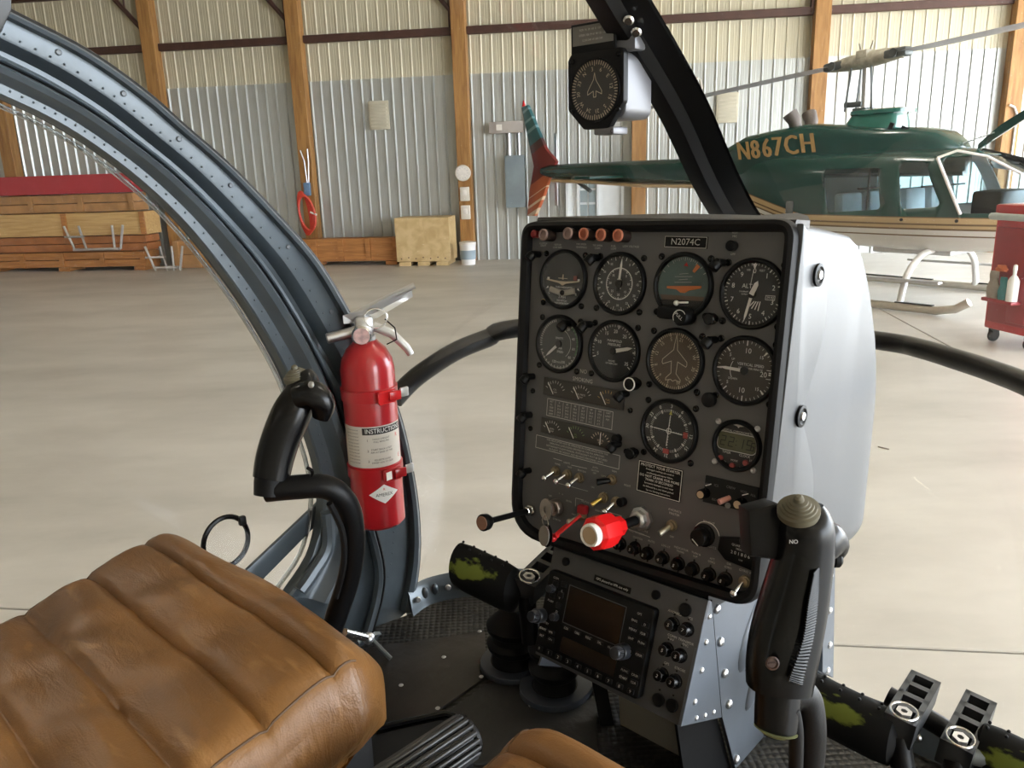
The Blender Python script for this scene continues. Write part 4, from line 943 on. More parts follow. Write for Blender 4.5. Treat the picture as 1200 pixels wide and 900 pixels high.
gp = [((0.5857,0.2134,1.2943), (0.5745,0.2112,1.2507), (0.5581,0.212,1.2004), (0.5402,0.2193,1.2091), (0.5559,0.2182,1.2566), (0.5654,0.2176,1.2885))]
ga = [Vector((0.5906,0.2201,1.2939)), Vector((0.5843,0.2164,1.2673)), Vector((0.5743,0.2141,1.2342)), Vector((0.5582,0.2132,1.1959))]
gb = [Vector((0.5627,0.2165,1.29)), Vector((0.5553,0.2161,1.2689)), Vector((0.5468,0.2152,1.2396)), Vector((0.5349,0.2191,1.2097))]
ga, gb = [q+VF*.004 for q in spline(ga, 46)], [q+VF*.0035 for q in spline(gb, 46)]
for i in range(46):
    q, w = ga[i], gb[i]; m_ = (q+w)/2-VF*-.0035
    b.tube([q, m_, w], .0011, 5)
b.build('knurled_side', blk, cz)
MB(CK).lathe([(.001, 0), (.0055, 0), (.0055, .001), (.0042, .0015), (.0036, .0005), (.001, .0005)], along((0.5297,0.2293,1.2217), VF), 18).box((0, 0, .0008), (.0055, .0014, .001), along((0.5297,0.2293,1.2217), VF)).build('side_screw', mat('rusty screw', (.035, .016, .010), .5, .3, var=.3), cz)
MB(CK).cyl((0.6024,0.2167,1.2864), VR, .007, .008, 12, bev=.002).build('push_button', blk, cz)
b = MB(CK); b.text('NO', fr((0.5565,0.2298,1.3151), VR, (CI.to_3x3() @ cam.matrix_world.to_3x3() @ Vector((0, 1, 0))), VF), .0045); b.build('grip_marking', faint, cz, smooth=False)
MB(CK).tube([Vector((0.5534,0.2326,1.1862)), Vector((0.5486,0.2308,1.1687)), Vector((0.5445,0.2295,1.1539)), Vector((0.5425,0.2289,1.1472))], [.0185, .0182, .0172, .009], 22).build('socket', blkgl, cz)
so_ = [o for o in cz.children if o.name.startswith('socket')][0]
MB(CK).tube([Vector((0.5407,0.2278,1.1547)), Vector((0.5393,0.2276,1.1507))], [.0174, .0100], 22).build('worn_edge', mat('worn green metal', (.22, .24, .10), .5, .3, var=.5, vscale=60), so_)
MB(CK).tube(spline([(0.5545,0.233,1.1708), (0.5699,0.2254,1.174), (0.5789,0.22,1.165), (0.5811,0.2157,1.1407), (0.5869,0.217,1.102), (0.5883,0.2199,1.0549)], 26), .0135, 16).build('stick_tube', blk, cz)
MB(CK).tube(spline([(0.5482,0.2187,1.175), (0.5547,0.2163,1.148), (0.5622,0.2169,1.0924)], 12), .006, 10).build('cable', rubber, cz)

# ------------------------------------------------------------------ foot pedals
wearm = mat('worn pad with green paint', (.005, .005, .005), .7, spec=.15); nt = wearm.node_tree; p = nt.nodes['Principled BSDF']
tc = N(nt, 'ShaderNodeTexCoord'); s_ = N(nt, 'ShaderNodeSeparateXYZ'); nt.links.new(tc.outputs['Generated'], s_.inputs[0])
no = N(nt, 'ShaderNodeTexNoise'); no.inputs['Scale'].default_value = 6; no.inputs['Detail'].default_value = 6; nt.links.new(tc.outputs['Generated'], no.inputs[0])
def gnode(op, a, b):
    n = N(nt, 'ShaderNodeMath', operation=op)
    for i, q in enumerate((a, b)):
        if isinstance(q, (int, float)): n.inputs[i].default_value = q
        else: nt.links.new(q, n.inputs[i])
    return n.outputs[0]
dx = gnode('MULTIPLY', gnode('SUBTRACT', s_.outputs['Y'], .60), 2.6); dz = gnode('MULTIPLY', gnode('SUBTRACT', s_.outputs['Z'], .72), 5.5)
rr = gnode('ADD', gnode('MULTIPLY', dx, dx), gnode('MULTIPLY', dz, dz)); rr = gnode('ADD', rr, gnode('MULTIPLY', gnode('SUBTRACT', no.outputs['Fac'], .5), 2.2))
r = N(nt, 'ShaderNodeValToRGB'); e = r.color_ramp.elements; e[0].position = .40; e[0].color = (.12, .145, .025, 1); e[1].position = .7; e[1].color = (.004, .004, .004, 1)
nt.links.new(rr, r.inputs[0]); nt.links.new(r.outputs[0], p.inputs['Base Color'])
def pedal(label, c, lat, arm_at, arm_dir, post_to, padlen, gw=.031, arm_len=.13, post=True):
    """pad: lying cylinder along lat; arm: perforated bar at one end rising forward"""
    t = thing('foot_pedal', label, 'pedal', CK, (c[0], c[1], .765), 'anti-torque pedals')
    c = Vector(c); lat = Vector(lat).normalized()
    AX = fr(c, Vector((0, 0, 1)).cross(lat).normalized()*-1, lat, (0, 0, 1))
    rings = []
    for i in range(9):
        u = i/8*2-1; r_ = (1-abs(u)**7)**.5*.985+.015
        rings.append([(gw*.92*r_*cos(a)*(1 if cos(a) > 0 else .8), u*padlen/2, gw*1.12*r_*sin(a)) for a in [2*pi*k/24 for k in range(24)]])
    pad = MB(CK).loft(rings, M=AX).build('pad', wearm, t, base=None)
    for k in range(5):
        for j in range(2): MB(CK).ball(AX @ Vector((-.006+.012*j, padlen*(-.34+.15*k), gw*1.10)), .0022, 5).build('stud', rubber, pad)
    ad = Vector(arm_dir).normalized(); a0 = Vector(arm_at); sidev = lat; nrm = sidev.cross(ad).normalized()
    if nrm.z < 0: nrm = -nrm
    X_ = fr(a0, ad, sidev, ad.cross(sidev))
    if X_.col[2].z < 0: X_ = fr(a0, ad, -sidev, ad.cross(-sidev))
    aw = .036
    L_ = arm_len; th = .034
    b = MB(CK)
    # frame with three square holes
    b.box((L_/2-.01, aw/2-.0035, 0), (L_, .007, th), X_).box((L_/2-.01, -aw/2+.0035, 0), (L_, .007, th), X_)
    for k in range(5): b.box((-.01+.004+(L_-.008)*k/4, 0, 0), (.009 if 0 < k < 4 else .008, aw, th), X_)
    b.build('arm', mat('grey pedal casting', (.06, .063, .068), .4, .5, var=.15, vscale=30), t, smooth=False)
    MB(CK).box((L_/2-.01, 0, -th*.3), (L_-.01, aw-.01, .004), X_).build('arm_floor', mat('deep black'), t, smooth=False)
    MB(CK).tube([X_ @ Vector((.004+.017*cos(a), .015*sin(a), th/2+.004)) for a in [2*pi*k/28 for k in range(28)]], .0013, 6, closed=True).build('safety_ring', chrome, t)
    MB(CK).lathe([(.004, 0), (.0095, 0), (.0095, .007), (.004, .007), (.004, 0)], X_ @ T(.003, 0, th/2-.002), 6).build('nut', alu, t)
    MB(CK).tube([c-lat*padlen*.1, a0+ad*.004], .012, 10).build('axle', mat('dark steel'), t)
    if post:
        pt = Vector(post_to); MB(CK).tube(spline([a0+Vector((0, 0, -.01)), a0.lerp(pt, .35)+Vector((.0, 0, -.01)), pt], 10), .014, 12).build('post', blk, t)
    return t
lat = Vector((0, 1, 0))
def mid(a, b): return (Vector(a)+Vector(b))/2
pedal('black foot pedal with worn green paint left of the radio console', (0.7681,0.7921,0.9995), Vector((0.7885,0.7366,0.9902))-Vector((0.7651,0.8608,1.0128)), (0.7863,0.7258,0.9951), Vector((0.8817,0.7469,0.9991))-Vector((0.7863,0.7258,0.9951)), (0.7805,0.7148,0.9126), .135, .034)
pedal('black foot pedal with worn green paint at lower right, just right of the large grip', (0.9,0.2916,0.9256), Vector((0.9032,0.2408,0.92))-Vector((0.8985,0.3407,0.9315)), (0.9012,0.2281,0.94), Vector((1.003,0.2319,0.9364))-Vector((0.9012,0.2281,0.94)), (0.8864,0.2094,0.8712), .155, .033, .115)
pedal('foot pedal farthest right, its perforated arm standing against the concrete floor', (0.9691,0.1033,0.9014), Vector((0.9675,0.073,0.8965))-Vector((0.9672,0.1522,0.9055)), (0.9309,0.1719,0.9154), Vector((1.0376,0.1731,0.9184))-Vector((0.9309,0.1719,0.9154)), (0.9008,0.1579,0.8558), .135, .033, .115)
MB(CK).tube([(1.0548,0.2867,0.8695), (1.056,0.2192,0.8542), (1.0531,0.155,0.8365)], .014, 12).build('pedal_cross_tube', blk, base=CK @ T((1.056,0.2192,0.8542)), label='black cross tube behind the two right pedal arms', cat='tube')
# rubber boots where the pedal posts pass the floor
for lab, px, r_, z0 in (('round black rubber boot on the floor under the left pedal post', (0.8767,0.8445,0.78), .047, .765), ('second black rubber boot on a wide plate, below the radio console corner', (0.8697,0.7455,0.775), .044, .765)):
    bt = thing('pedal_boot', lab, 'boot', CK, (px[0], px[1], .765), 'rubber pedal boots')
    M_ = T(px[0], px[1], .765)
    prof_ = [(.001, 0), (r_*1.1, 0), (r_*1.1, .006), (r_*.82, .012), (r_*.78, .03), (r_*.95, .040), (r_*.98, .048), (r_*.80, .055), (r_*.76, .064), (r_*.95, .074), (r_*.97, .082), (r_*.6, .100), (r_*.35, .112), (.001, .114)]
    MB(CK).lathe(prof_, M_, 32).build('bellows', rubber, bt)
    if r_ < .05: MB(CK).prism([(px[0]+.060*cos(a)*(1.3 if cos(a) > 0 else 1), px[1]+.058*sin(a)) for a in [2*pi*k/28 for k in range(28)]], .7652, .776, bev=.003).build('base_flange', mat('dark blue metal', (.06, .07, .09), .35, .5, var=.1), bt)

# ================================================================== INSTRUMENT PANEL
ip = thing('instrument_panel', 'grey instrument panel full of round gauges in a black-edged hood', 'instrument panel', PANEL, (-.155, -.36, -.15))
FACE = [(-0.3588,0.0751), (0.0438,0.0829), (0.0492,-0.3702), (-0.3452,-0.3777)]
FP = rpoly([(FACE[0][0]+.002, FACE[0][1]), (FACE[1][0], FACE[1][1]), (FACE[2][0], FACE[2][1]+.004), (FACE[3][0]+.004, FACE[3][1]-.004)], [.022, .022, .034, .058], 7)
cxp, cyp = -.155, -.14
def inset(poly, d):
    n = len(poly); out = []
    for i in range(n):
        a = Vector(poly[i-1]); b = Vector(poly[(i+1) % n]); t_ = (b-a).normalized(); q = Vector(poly[i]); nn = Vector((-t_.y, t_.x))
        if nn.dot(Vector((cxp, cyp))-q) < 0: nn = -nn
        out.append(tuple(q+nn*d))
    return out
MB(PANEL).prism(inset(FP, .006), -.004, 0.).build('panel_face', pgrey, ip, smooth=False)
# hood: black front lip, then the grey moulded cover going forward
rings = []
for d, z in ((.012, .001), (.010, .009), (.004, .013), (-.001, .011), (-.003, .004), (-.003, -.012)):
    rings.append([(x, y, z) for x, y in inset(FP, d)])
MB(PANEL).loft(rings, cap=False).build('front_lip', rubber, ip)
n = len(FP); rings = []
for s_ in range(17):
    u = s_/16; w = .37*u
    ring = []
    for (x, y) in inset(FP, -.002):
        X, Y = x, y
        k = (Y+.363)/.447                         # 0 bottom .. 1 top
        # the top falls away forward, the sides pinch in a little, the rear is rounded
        top = .082-.012*u-.30*max(0, u-.42)**1.6*1.9
        dep = 1.0
        Y = min(Y, top) if k > .5 else Y
        crown = .012*sin(pi*u*1.3)*(max(0, k-.6)/.4) if u < .75 else 0
        side = 1-.03*u-.10*max(0, u-.8)**2*10
        X = cxp+(X-cxp)*side
        if k > .9: Y += crown*math.cos((X-cxp)/.205*pi/2)
        ring.append((X, Y, -.006-w))
    rings.append(ring)
rings.append([(cxp+(x-cxp)*.86, cyp-.05+(y-cyp+.05)*.86, z-.012) for x, y, z in rings[-1]])
MB(PANEL).loft(rings, cap=True).build('hood_cover', vinyl, ip, ang=50)
# overlapping side flange of the cover with two screws in dished washers
fl_ = [(-0.0021,0.08), (0.0552,0.0475), (0.0892,0.0037), (0.0909,-0.0529), (0.0674,-0.1119), (0.0583,-0.1413), (0.0869,-0.1795), (0.1169,-0.2276), (0.1194,-0.2731), (0.0561,-0.3043), (0.0007,-0.2091), (0.0045,-0.136), (0.0044,-0.0504)]
SPL = PANEL @ fr((.0475, 0, 0), (0, 0, -1), (0, 1, 0), (1, 0, 0))
MB(SPL).prism([tuple(p) for p in spline([(a, b, 0) for a, b in fl_[:10]], 40) for p in [(p.x, p.y)]]+[(.0, -.35), (.0, .06)], -.004, .0035, bev=.0015).build('cover_flange', vinyl, ip)
for p in ((0.0493,0.0259), (0.0482,-0.14)):
    MB(SPL).lathe([(.001, .001), (.0135, .001), (.0135, .004), (.010, .0048), (.008, .003), (.001, .003)], T(p[0], p[1], .0035), 22).build('dished_washer', blk, ip)
    MB(SPL).lathe([(.001, 0), (.0058, 0), (.0050, .003), (.001, .0036)], T(p[0], p[1], .0062), 16).build('cover_screw', alu, ip)
# loose padded edge of the glare shield
MB(PANEL).loft([[(x, y, z) for y, z in ((.080, -.001), (.0845, -.003), (.089+t_*.05, -.05-t_*.2), (.070, -.05-t_*.2))] for x, t_ in ((-.340, -.05), (-.25, .1), (-.16, .18), (-.04, .12), (-.0, .22), (.022, .12), (.040, -.05))]).build('glare_shield_pad', mat('dark crinkle pad', (.05, .046, .042), .6, bump=.3, bscale=500), ip)
MB(PANEL).box((-.145, -.384, -.060), (.25, .030, .105)).build('lower_filler', blk, ip, smooth=False)

def PT(p, z=0., a=0.): return T(p[0], p[1], z) @ RZ(-a)
def pol(c, r, deg): a = rad(deg); return (c[0]+r*sin(a), c[1]+r*cos(a))
def subs(name): return [o for o in ip.children if o.name.split('.')[0] == name][-1]
GR = .0415
def gauge(name, c, label=None, R_=GR, dm=dial, bez=.006, screws=True, glass=True):
    M_ = T(c[0], c[1], 0)
    o = MB(PANEL).lathe([(.001, .0005), (R_-.006, .0005), (R_-.0055, bez*.7), (R_-.004, bez), (R_-.0015, bez), (R_, bez*.6), (R_, 0), (.001, 0)], M_, 44).build(name, blk, ip, label=label)
    MB(PANEL).lathe([(.001, .0008), (R_-.0058, .0008), (R_-.0058, .0014), (.001, .0014)], M_, 44).build('dial', dm, o)
    if screws:
        for sx in (-1, 1):
            for sy in (-1, 1):
                MB(PANEL).lathe([(.001, 0), (.0042, 0), (.0042, .0016), (.003, .0026), (.001, .0018)], T(c[0]+sx*.0345, c[1]+sy*.0345, 0), 12).build('screw', blkgl, o)
    if glass: MB(PANEL).lathe([(.001, .0042), (R_-.005, .0042), (R_-.005, .0046), (.001, .0046)], M_, 44).build('glass', glassd, o, smooth=False)
    return o
ZM = .0017
def ticks(b, c, r0, r1, a0, a1, n, w):
    for k in range(n):
        a = a0+(a1-a0)*k/(n-1) if n > 1 else a0
        b.line([pol(c, r0, a), pol(c, r1, a)], w, z=ZM)
def nums(b, c, items, r, size, rot=False):
    for t_, a in items: b.text(t_, PT(pol(c, r, a), ZM, rad(a) if rot else 0), size)
def arc(b, c, r, a0, a1, w, n=40, z=ZM): b.line([pol(c, r, a0+(a1-a0)*k/n) for k in range(n+1)], w, z=z)
def needle(o, c, ang, l0, l1, w, m=white, z=.0026, tip=True):
    d = Vector((sin(rad(ang)), cos(rad(ang)))); q = Vector((d.y, -d.x)); cc = Vector(c)
    pts = [cc-d*l0+q*w*.6, cc+d*l1*.75+q*w*.5, cc+d*l1, cc+d*l1*.75-q*w*.5, cc-d*l0-q*w*.6]
    MB(PANEL).prism([tuple(p) for p in pts], z, z+.0006).build('needle', m, o, smooth=False)
def hub_(o, c, r=.005, z=.002): MB(PANEL).cyl((c[0], c[1], z), (0, 0, 1), r, .0018, 16).build('hub', blk, o)
def knob(o, p, r=.0065, h=.014, m=blk, name='knob'):
    MB(PANEL).lathe([(.001, 0), (r*.7, 0), (r*.7, h*.3), (r, h*.35), (r, h*.92), (r*.85, h), (.001, h)], T(p[0], p[1], 0), 18).build(name, m, o)
S = 'white print'
# --- turn and slip
c = (-0.282,-0.0005); g = gauge('turn_indicator', c)
b = MB(PANEL); b.text('TURN INDICATOR', PT((c[0]+.002, c[1]-.011), ZM), .0036); b.text('2 MIN', PT((c[0], c[1]-.0245), ZM), .0050); b.text('NO PITCH', PT((c[0], c[1]-.0295), ZM), .0038); b.text('INFORMATION', PT((c[0], c[1]-.0332), ZM), .0038)
b.text('L', PT((c[0]-.024, c[1]-.0195), ZM), .005); b.text('R', PT((c[0]+.024, c[1]-.0195), ZM), .005)
for s_ in (-1, 1): b.put([(c[0]+s_*.029, c[1]-.001, ZM), (c[0]+s_*.025, c[1]-.001, ZM), (c[0]+s_*.025, c[1]+.002, ZM), (c[0]+s_*.029, c[1]+.002, ZM)], [(0, 1, 2, 3)]); b.put([(c[0]+s_*.030, c[1]-.014, ZM), (c[0]+s_*.0255, c[1]-.0125, ZM), (c[0]+s_*.027, c[1]-.010, ZM)], [(0, 1, 2)])
b.build('markings', white, g, smooth=False)
b = MB(PANEL); b.prism([(c[0]-.029, c[1]-.0005), (c[0]-.005, c[1]-.0025), (c[0]+.005, c[1]-.0025), (c[0]+.029, c[1]-.0005), (c[0]+.029, c[1]-.002), (c[0]+.006, c[1]-.0055), (c[0], c[1]-.0085), (c[0]-.006, c[1]-.0055), (c[0]-.029, c[1]-.002)], .0024, .003); b.prism([(c[0]-.0012, c[1]), (c[0]+.0012, c[1]), (c[0]+.0008, c[1]+.007), (c[0]-.0008, c[1]+.007)], .0024, .003); b.prism([(c[0]-.008, c[1]+.001), (c[0]+.008, c[1]+.001), (c[0]+.008, c[1]+.002), (c[0]-.008, c[1]+.002)], .0024, .003); b.build('aircraft_symbol', cream, g, smooth=False)
b = MB(PANEL); b.tube(spline([(c[0]-.022, c[1]-.0145, .0022), (c[0], c[1]-.0185, .0022), (c[0]+.022, c[1]-.0145, .0022)], 14), .0042, 10, flat=.5); b.build('slip_tube', mat('milky tube', (.42, .39, .35), .3, var=.1), g)
MB(PANEL).ball((c[0]+.002, c[1]-.0183, .0044), .0036, 8).build('slip_ball', blkgl, g)
MB(PANEL).box((c[0]+.021, c[1]+.003, .0018), (.006, .006, .0006)).build('off_flag', mat('dull red', (.22, .04, .03), .5), g)
# --- tachometer
c = (-0.1875,-0.0005); g = gauge('tachometer', c, dm=mat('dial grey', (.035, .035, .036), .6))
b = MB(PANEL); arc(b, c, .0205, 0, 360, .0011, 48); ticks(b, c, .0205, .0175, 0, 324, 10, .0008); ticks(b, c, .0195, .0185, 0, 352, 45, .0005)
ticks(b, c, .0355, .031, 15, 345, 16, .0009); ticks(b, c, .0355, .0335, 4, 356, 32, .0005)
nums(b, c, [('5', 30), ('10', 60), ('15', 90), ('20', 120), ('25', 150), ('30', 180), ('35', 210), ('40', 240), ('45', 270), ('50', 300), ('55', 330)], .0285, .0042)
nums(b, c, [('5', 45), ('10', 90), ('15', 135), ('20', 180), ('25', 225), ('30', 270), ('35', 315)], .0145, .0044); b.text('RPM', PT((c[0], c[1]+.005), ZM), .004); b.text('X 100', PT((c[0], c[1]-.006), ZM), .003)
b.build('markings', white, g, smooth=False)
needle(g, c, 4, -.004, .033, .0028); needle(g, c, 4, .010, .006, .004, blk); hub_(g, c)
# --- attitude indicator
c = (-0.0926,0.0029); g = gauge('attitude_indicator', c, dm=mat('sky teal', (.055, .105, .10), .5, var=.15))
h_ = -.012
b = MB(PANEL); pts = [pol(c, .0335, a) for a in [180+k*6-70 for k in range(0, 24)]]; b.prism([(x, y) for x, y in pts if y < c[1]+h_+.008] or pts, .0016, .0019); b.build('ground_half', mat('ground brown', (.10, .055, .028), .5, var=.2), g, smooth=False)
b = MB(PANEL); b.prism([(c[0]-.022, c[1]-.0015), (c[0]+.026, c[1]+.0015), (c[0]+.026, c[1]-.0015), (c[0]+.010, c[1]-.005), (c[0]+.004, c[1]-.0085), (c[0]-.002, c[1]-.0085), (c[0]-.008, c[1]-.005), (c[0]-.022, c[1]-.0045)], .0021, .0026); b.build('horizon_bar', orange, g, smooth=False)
b = MB(PANEL); b.prism([pol(c, .0325, 32), pol(c, .0325, 42), pol(c, .022, 42), pol(c, .022, 32)], .002, .0025); b.build('gyro_flag', orange, g, smooth=False)
b = MB(PANEL); b.put([(*pol(c, .029, 5), .002), (*pol(c, .0245, -2), .002), (*pol(c, .0245, 12), .002)], [(0, 1, 2)]); b.build('roll_pointer', red, g, smooth=False)
b = MB(PANEL)
for k, w in ((0, .012), (1, .006), (2, .012), (3, .006)): b.line([(c[0]-w, c[1]+.004+.0035*k-.0005), (c[0]+w, c[1]+.0045+.0035*k+.0005)], .0006, z=.002)
ticks(b, c, .0345, .031, -60, 60, 9, .0007); ticks(b, c, .0345, .032, -30, 30, 13, .0005); b.build('markings', faint, g, smooth=False)
MB(PANEL).prism([pol(c, .0352, a) for a in range(118, 243, 6)], .0028, .0036).build('lower_mask', blk, g, smooth=False)
MB(PANEL).tube([(c[0]-.004, c[1]-.021, .006), (c[0]+.012, c[1]-.0195, .006)], .0012, 6).ball((c[0]-.0045, c[1]-.0215, .006), .0034, 8).build('caging_lever', white, g)
MB(PANEL).box((c[0]-.006, c[1]-.034, .006), (.046, .016, .012), bev=.004).build('lower_housing', blk, g)
k_ = (-0.079,-0.0343); MB(PANEL).lathe([(.001, 0), (.0105, 0), (.0105, .020), (.009, .022), (.001, .022)], T(k_[0], k_[1], .004), 24).build('pull_knob', blk, g)
b = MB(PANEL); arc(b, k_, .0085, -120, 60, .0009, 24, z=.0263); b.text('PULL', PT((k_[0]-.001, k_[1]+.001), .0263, .6), .0058); b.build('knob_marking', white, g, smooth=False)
# --- altimeter
c = (-0.0005,-0.0005); g = gauge('altimeter', c)
b = MB(PANEL); nums(b, c, [(str(k), 36*k) for k in range(10)], .0262, .0082); ticks(b, c, .0352, .0318, 0, 324, 10, .0013); ticks(b, c, .0352, .0328, 7.2, 352.8, 49, .0006)
b.text('ALT', PT((c[0]-.0075, c[1]+.0085), ZM), .0072); b.text('100', PT((c[0]-.008, c[1]+.027), ZM), .0034); b.text('FEET', PT((c[0]+.009, c[1]+.027), ZM), .0034)
b.text('CALIBRATED TO', PT((c[0]-.008, c[1]+.002), ZM), .0024); b.text('20,000 FEET', PT((c[0]-.008, c[1]-.001), ZM), .0024); b.text('29.92', PT((c[0]+.022, c[1]-.003), ZM), .004); b.line([(c[0]+.0165, c[1]-.0055), (c[0]+.0275, c[1]-.0055), (c[0]+.0275, c[1]-.0005), (c[0]+.0165, c[1]-.0005)], .0005, closed=True, z=ZM)
for k in range(4): b.line([(c[0]-.003+.004*k, c[1]-.0155-.001*k), (c[0]+.003+.0025*k, c[1]-.0085)], .0013, z=ZM)
b.put([(c[0]-.003, c[1]+.0345, .0027), (c[0]+.003, c[1]+.0345, .0027), (c[0], c[1]+.028, .0027)], [(0, 2, 1)]); b.line([(c[0]-.001, c[1]+.028), (c[0]-.003, c[1]+.010)], .0007, z=.0027)
b.build('markings', white, g, smooth=False)
needle(g, c, 192, -.002, .0335, .0030); needle(g, c, 22, .001, .0165, .0052, z=.0034); hub_(g, c)
knob(g, (-0.046,-0.0334), .0072, .016, blkgl)
# --- airspeed
c = (-0.2814,-0.0906); g = gauge('airspeed_indicator', c, dm=mat('dial green grey', (.026, .030, .027), .6, var=.2))
b = MB(PANEL); ticks(b, c, .0345, .0315, 20, 250, 24, .0009); ticks(b, c, .0345, .033, 20, 250, 70, .0005); ticks(b, c, .0345, .0315, 262, 345, 16, .0007)
nums(b, c, [('20', 35), ('40', 70), ('60', 100), ('80', 130), ('100', 160), ('120', 195)], .0265, .0052); b.text('KNOTS', PT((c[0], c[1]+.008), ZM), .004); b.text('AIR', PT((c[0]+.003, c[1]-.006), ZM), .0044); b.text('SPEED', PT((c[0]+.003, c[1]-.011), ZM), .0044); b.text('M.P.H.', PT((c[0]+.003, c[1]-.026), ZM), .0036)
arc(b, c, .021, 25, 140, .0006); b.build('markings', white, g, smooth=False)
b = MB(PANEL); arc(b, c, .0325, 40, 112, .0022); b.build('green_arc', mat('green arc', (.05, .20, .06), .5), g, smooth=False)
needle(g, c, 228, .004, .029, .0034); hub_(g, c)
# --- manifold pressure
c = (-0.1875,-0.0896); g = gauge('manifold_pressure_gauge', c)
b = MB(PANEL); ticks(b, c, .035, .0305, -108, 127, 7, .0012); ticks(b, c, .035, .0325, -108, 127, 34, .0006)
nums(b, c, [('5', -103), ('10', -68), ('15', -31), ('20', 2), ('25', 37), ('35', 124)], .0262, .0066)
b.text('MANIFOLD', PT((c[0], c[1]+.0135), ZM), .0048); b.text('PRESSURE', PT((c[0], c[1]+.0085), ZM), .0048); b.text('INCHES', PT((c[0]-.002, c[1]-.0135), ZM), .0032); b.text('OF MERCURY', PT((c[0]-.002, c[1]-.017), ZM), .0032); b.build('markings', white, g, smooth=False)
needle(g, c, 76, -.003, .031, .0044); hub_(g, c)
# --- directional gyro
c = (-0.0941,-0.0908); g = gauge('heading_indicator', c, dm=ddial)
H0 = 196; b = MB(PANEL); ticks(b, c, .0355, .0325, -180, 175, 72, .0007); ticks(b, c, .0355, .0312, -180-H0, 150-H0, 12, .0011)
nums(b, c, [(t_, a-H0) for t_, a in (('N', 0), ('3', 30), ('6', 60), ('E', 90), ('12', 120), ('15', 150), ('S', 180), ('21', 210), ('24', 240), ('W', 270), ('30', 300), ('33', 330))], .0275, .0062, True)
pl = [(0, .034), (.0022, .020), (.0026, .014), (.0175, .0005), (.0178, -.0035), (.0165, -.0055), (.0045, -.0005), (.0036, -.0155), (.0105, -.0225), (.0105, -.0255), (.0035, -.0235), (0, -.0255)]
pl = pl+[(-x, y) for x, y in pl[-2:0:-1]]; b.line([(c[0]+x, c[1]+y) for x, y in pl], .0008, closed=True, z=.0020); b.build('markings', cream, g, smooth=False)
knob(g, (-0.1465,-0.1267), .0088, .020, blkgl); p_ = (-0.1465,-0.1267); MB(PANEL).lathe([(.0075, 0), (.0088, 0), (.0088, .0012), (.0075, .0012), (.0075, 0)], T(p_[0], p_[1], .0195), 24).build('knob_ring', white, g)
# --- vertical speed
c = (0.0002,-0.0902); g = gauge('vertical_speed_indicator', c, dm=mat('dial dark brown', (.036, .026, .018), .6, var=.2))
b = MB(PANEL)
for s_ in (1, -1):
    for v, a in ((0, 270), (5, 315), (10, 0), (15, 47), (20, 88)):
        aa = 270+(a-270)*s_ if a >= 270 else 270+(a+90)*s_
        b.line([pol(c, .0352, aa), pol(c, .030, aa)], .0015, z=ZM)
    for k in range(1, 20):
        aa = 270+s_*k*9; b.line([pol(c, .0352, aa), pol(c, .0325, aa)], .0006, z=ZM)
nums(b, c, [('10', 4), ('20', 94), ('10', 184)], .0235, .0088); nums(b, c, [('5', 310), ('15', 47), ('5', 232), ('15', 138)], .026, .0056)
b.text('VERTICAL SPEED', PT((c[0]+.0065, c[1]+.0075), ZM), .0045); b.text('100 FEET PER MINUTE', PT((c[0]+.0065, c[1]+.003), ZM), .0032); b.text('UP', PT((c[0]-.016, c[1]+.012), ZM), .0035); b.text('DOWN', PT((c[0]-.014, c[1]-.011), ZM), .0035)
arc(b, c, .0185, 300, 240, .0008, 20); b.line([(c[0]+.027, c[1]+.004), (c[0]+.033, c[1]+.004), (c[0]+.033, c[1]-.006), (c[0]+.027, c[1]-.006)], .0007, z=ZM); b.build('markings', white, g, smooth=False)
needle(g, c, 272, .004, .033, .0034); hub_(g, c)
# --- VOR
c = (-0.0932,-0.1802); g = gauge('course_indicator', c, dm=mat('dial deep black', (.006, .006, .0065), .6))
H0 = 28; b = MB(PANEL); ticks(b, c, .0275, .0245, 0, 355, 72, .0005); ticks(b, c, .0275, .0235, -H0, 330-H0, 12, .0011)
nums(b, c, [(t_, 30*k-H0) for k, t_ in enumerate(('0', '3', '6', '9', '12', '15', '18', '21', '24', '27', '30', '33'))], .0318, .0064, True)
for a in (0, 90, 180, 270):
    for k in range(1, 6): q = pol(c, .004+.0035*k, a+1.5); b.ball((q[0], q[1], ZM), .0007, 4)
arc(b, c, .0034, 0, 360, .0009, 20); b.build('markings', white, g, smooth=False)
for a, l in ((3, .020), (-87, .021)):
    d = Vector((sin(rad(a)), cos(rad(a)))); MB(PANEL).line([Vector(c)-d*l*.95, Vector(c)+d*l], .0011, z=.0028).build('deviation_bar', white, g, smooth=False)
b = MB(PANEL); b.put([(*pol(c, .0275, 3), .0026), (*pol(c, .0215, -3), .0026), (*pol(c, .0215, 9), .0026)], [(0, 1, 2)]); b.build('course_pointer', mat('yellow marker', (.55, .5, .08), .5), g, smooth=False)
b = MB(PANEL); b.box((c[0]+.0245, c[1]-.001, .0024), (.006, .0075, .0006)).box((c[0]-.001, c[1]-.0262, .0024), (.0085, .006, .0006)); b.build('warning_flags', mat('flag red', (.45, .05, .04), .5), g, smooth=False)
knob(g, (-0.1404,-0.2179), .0075, .016, blkgl); knob(g, (-0.0392,-0.1307), .009, .010, rubber)
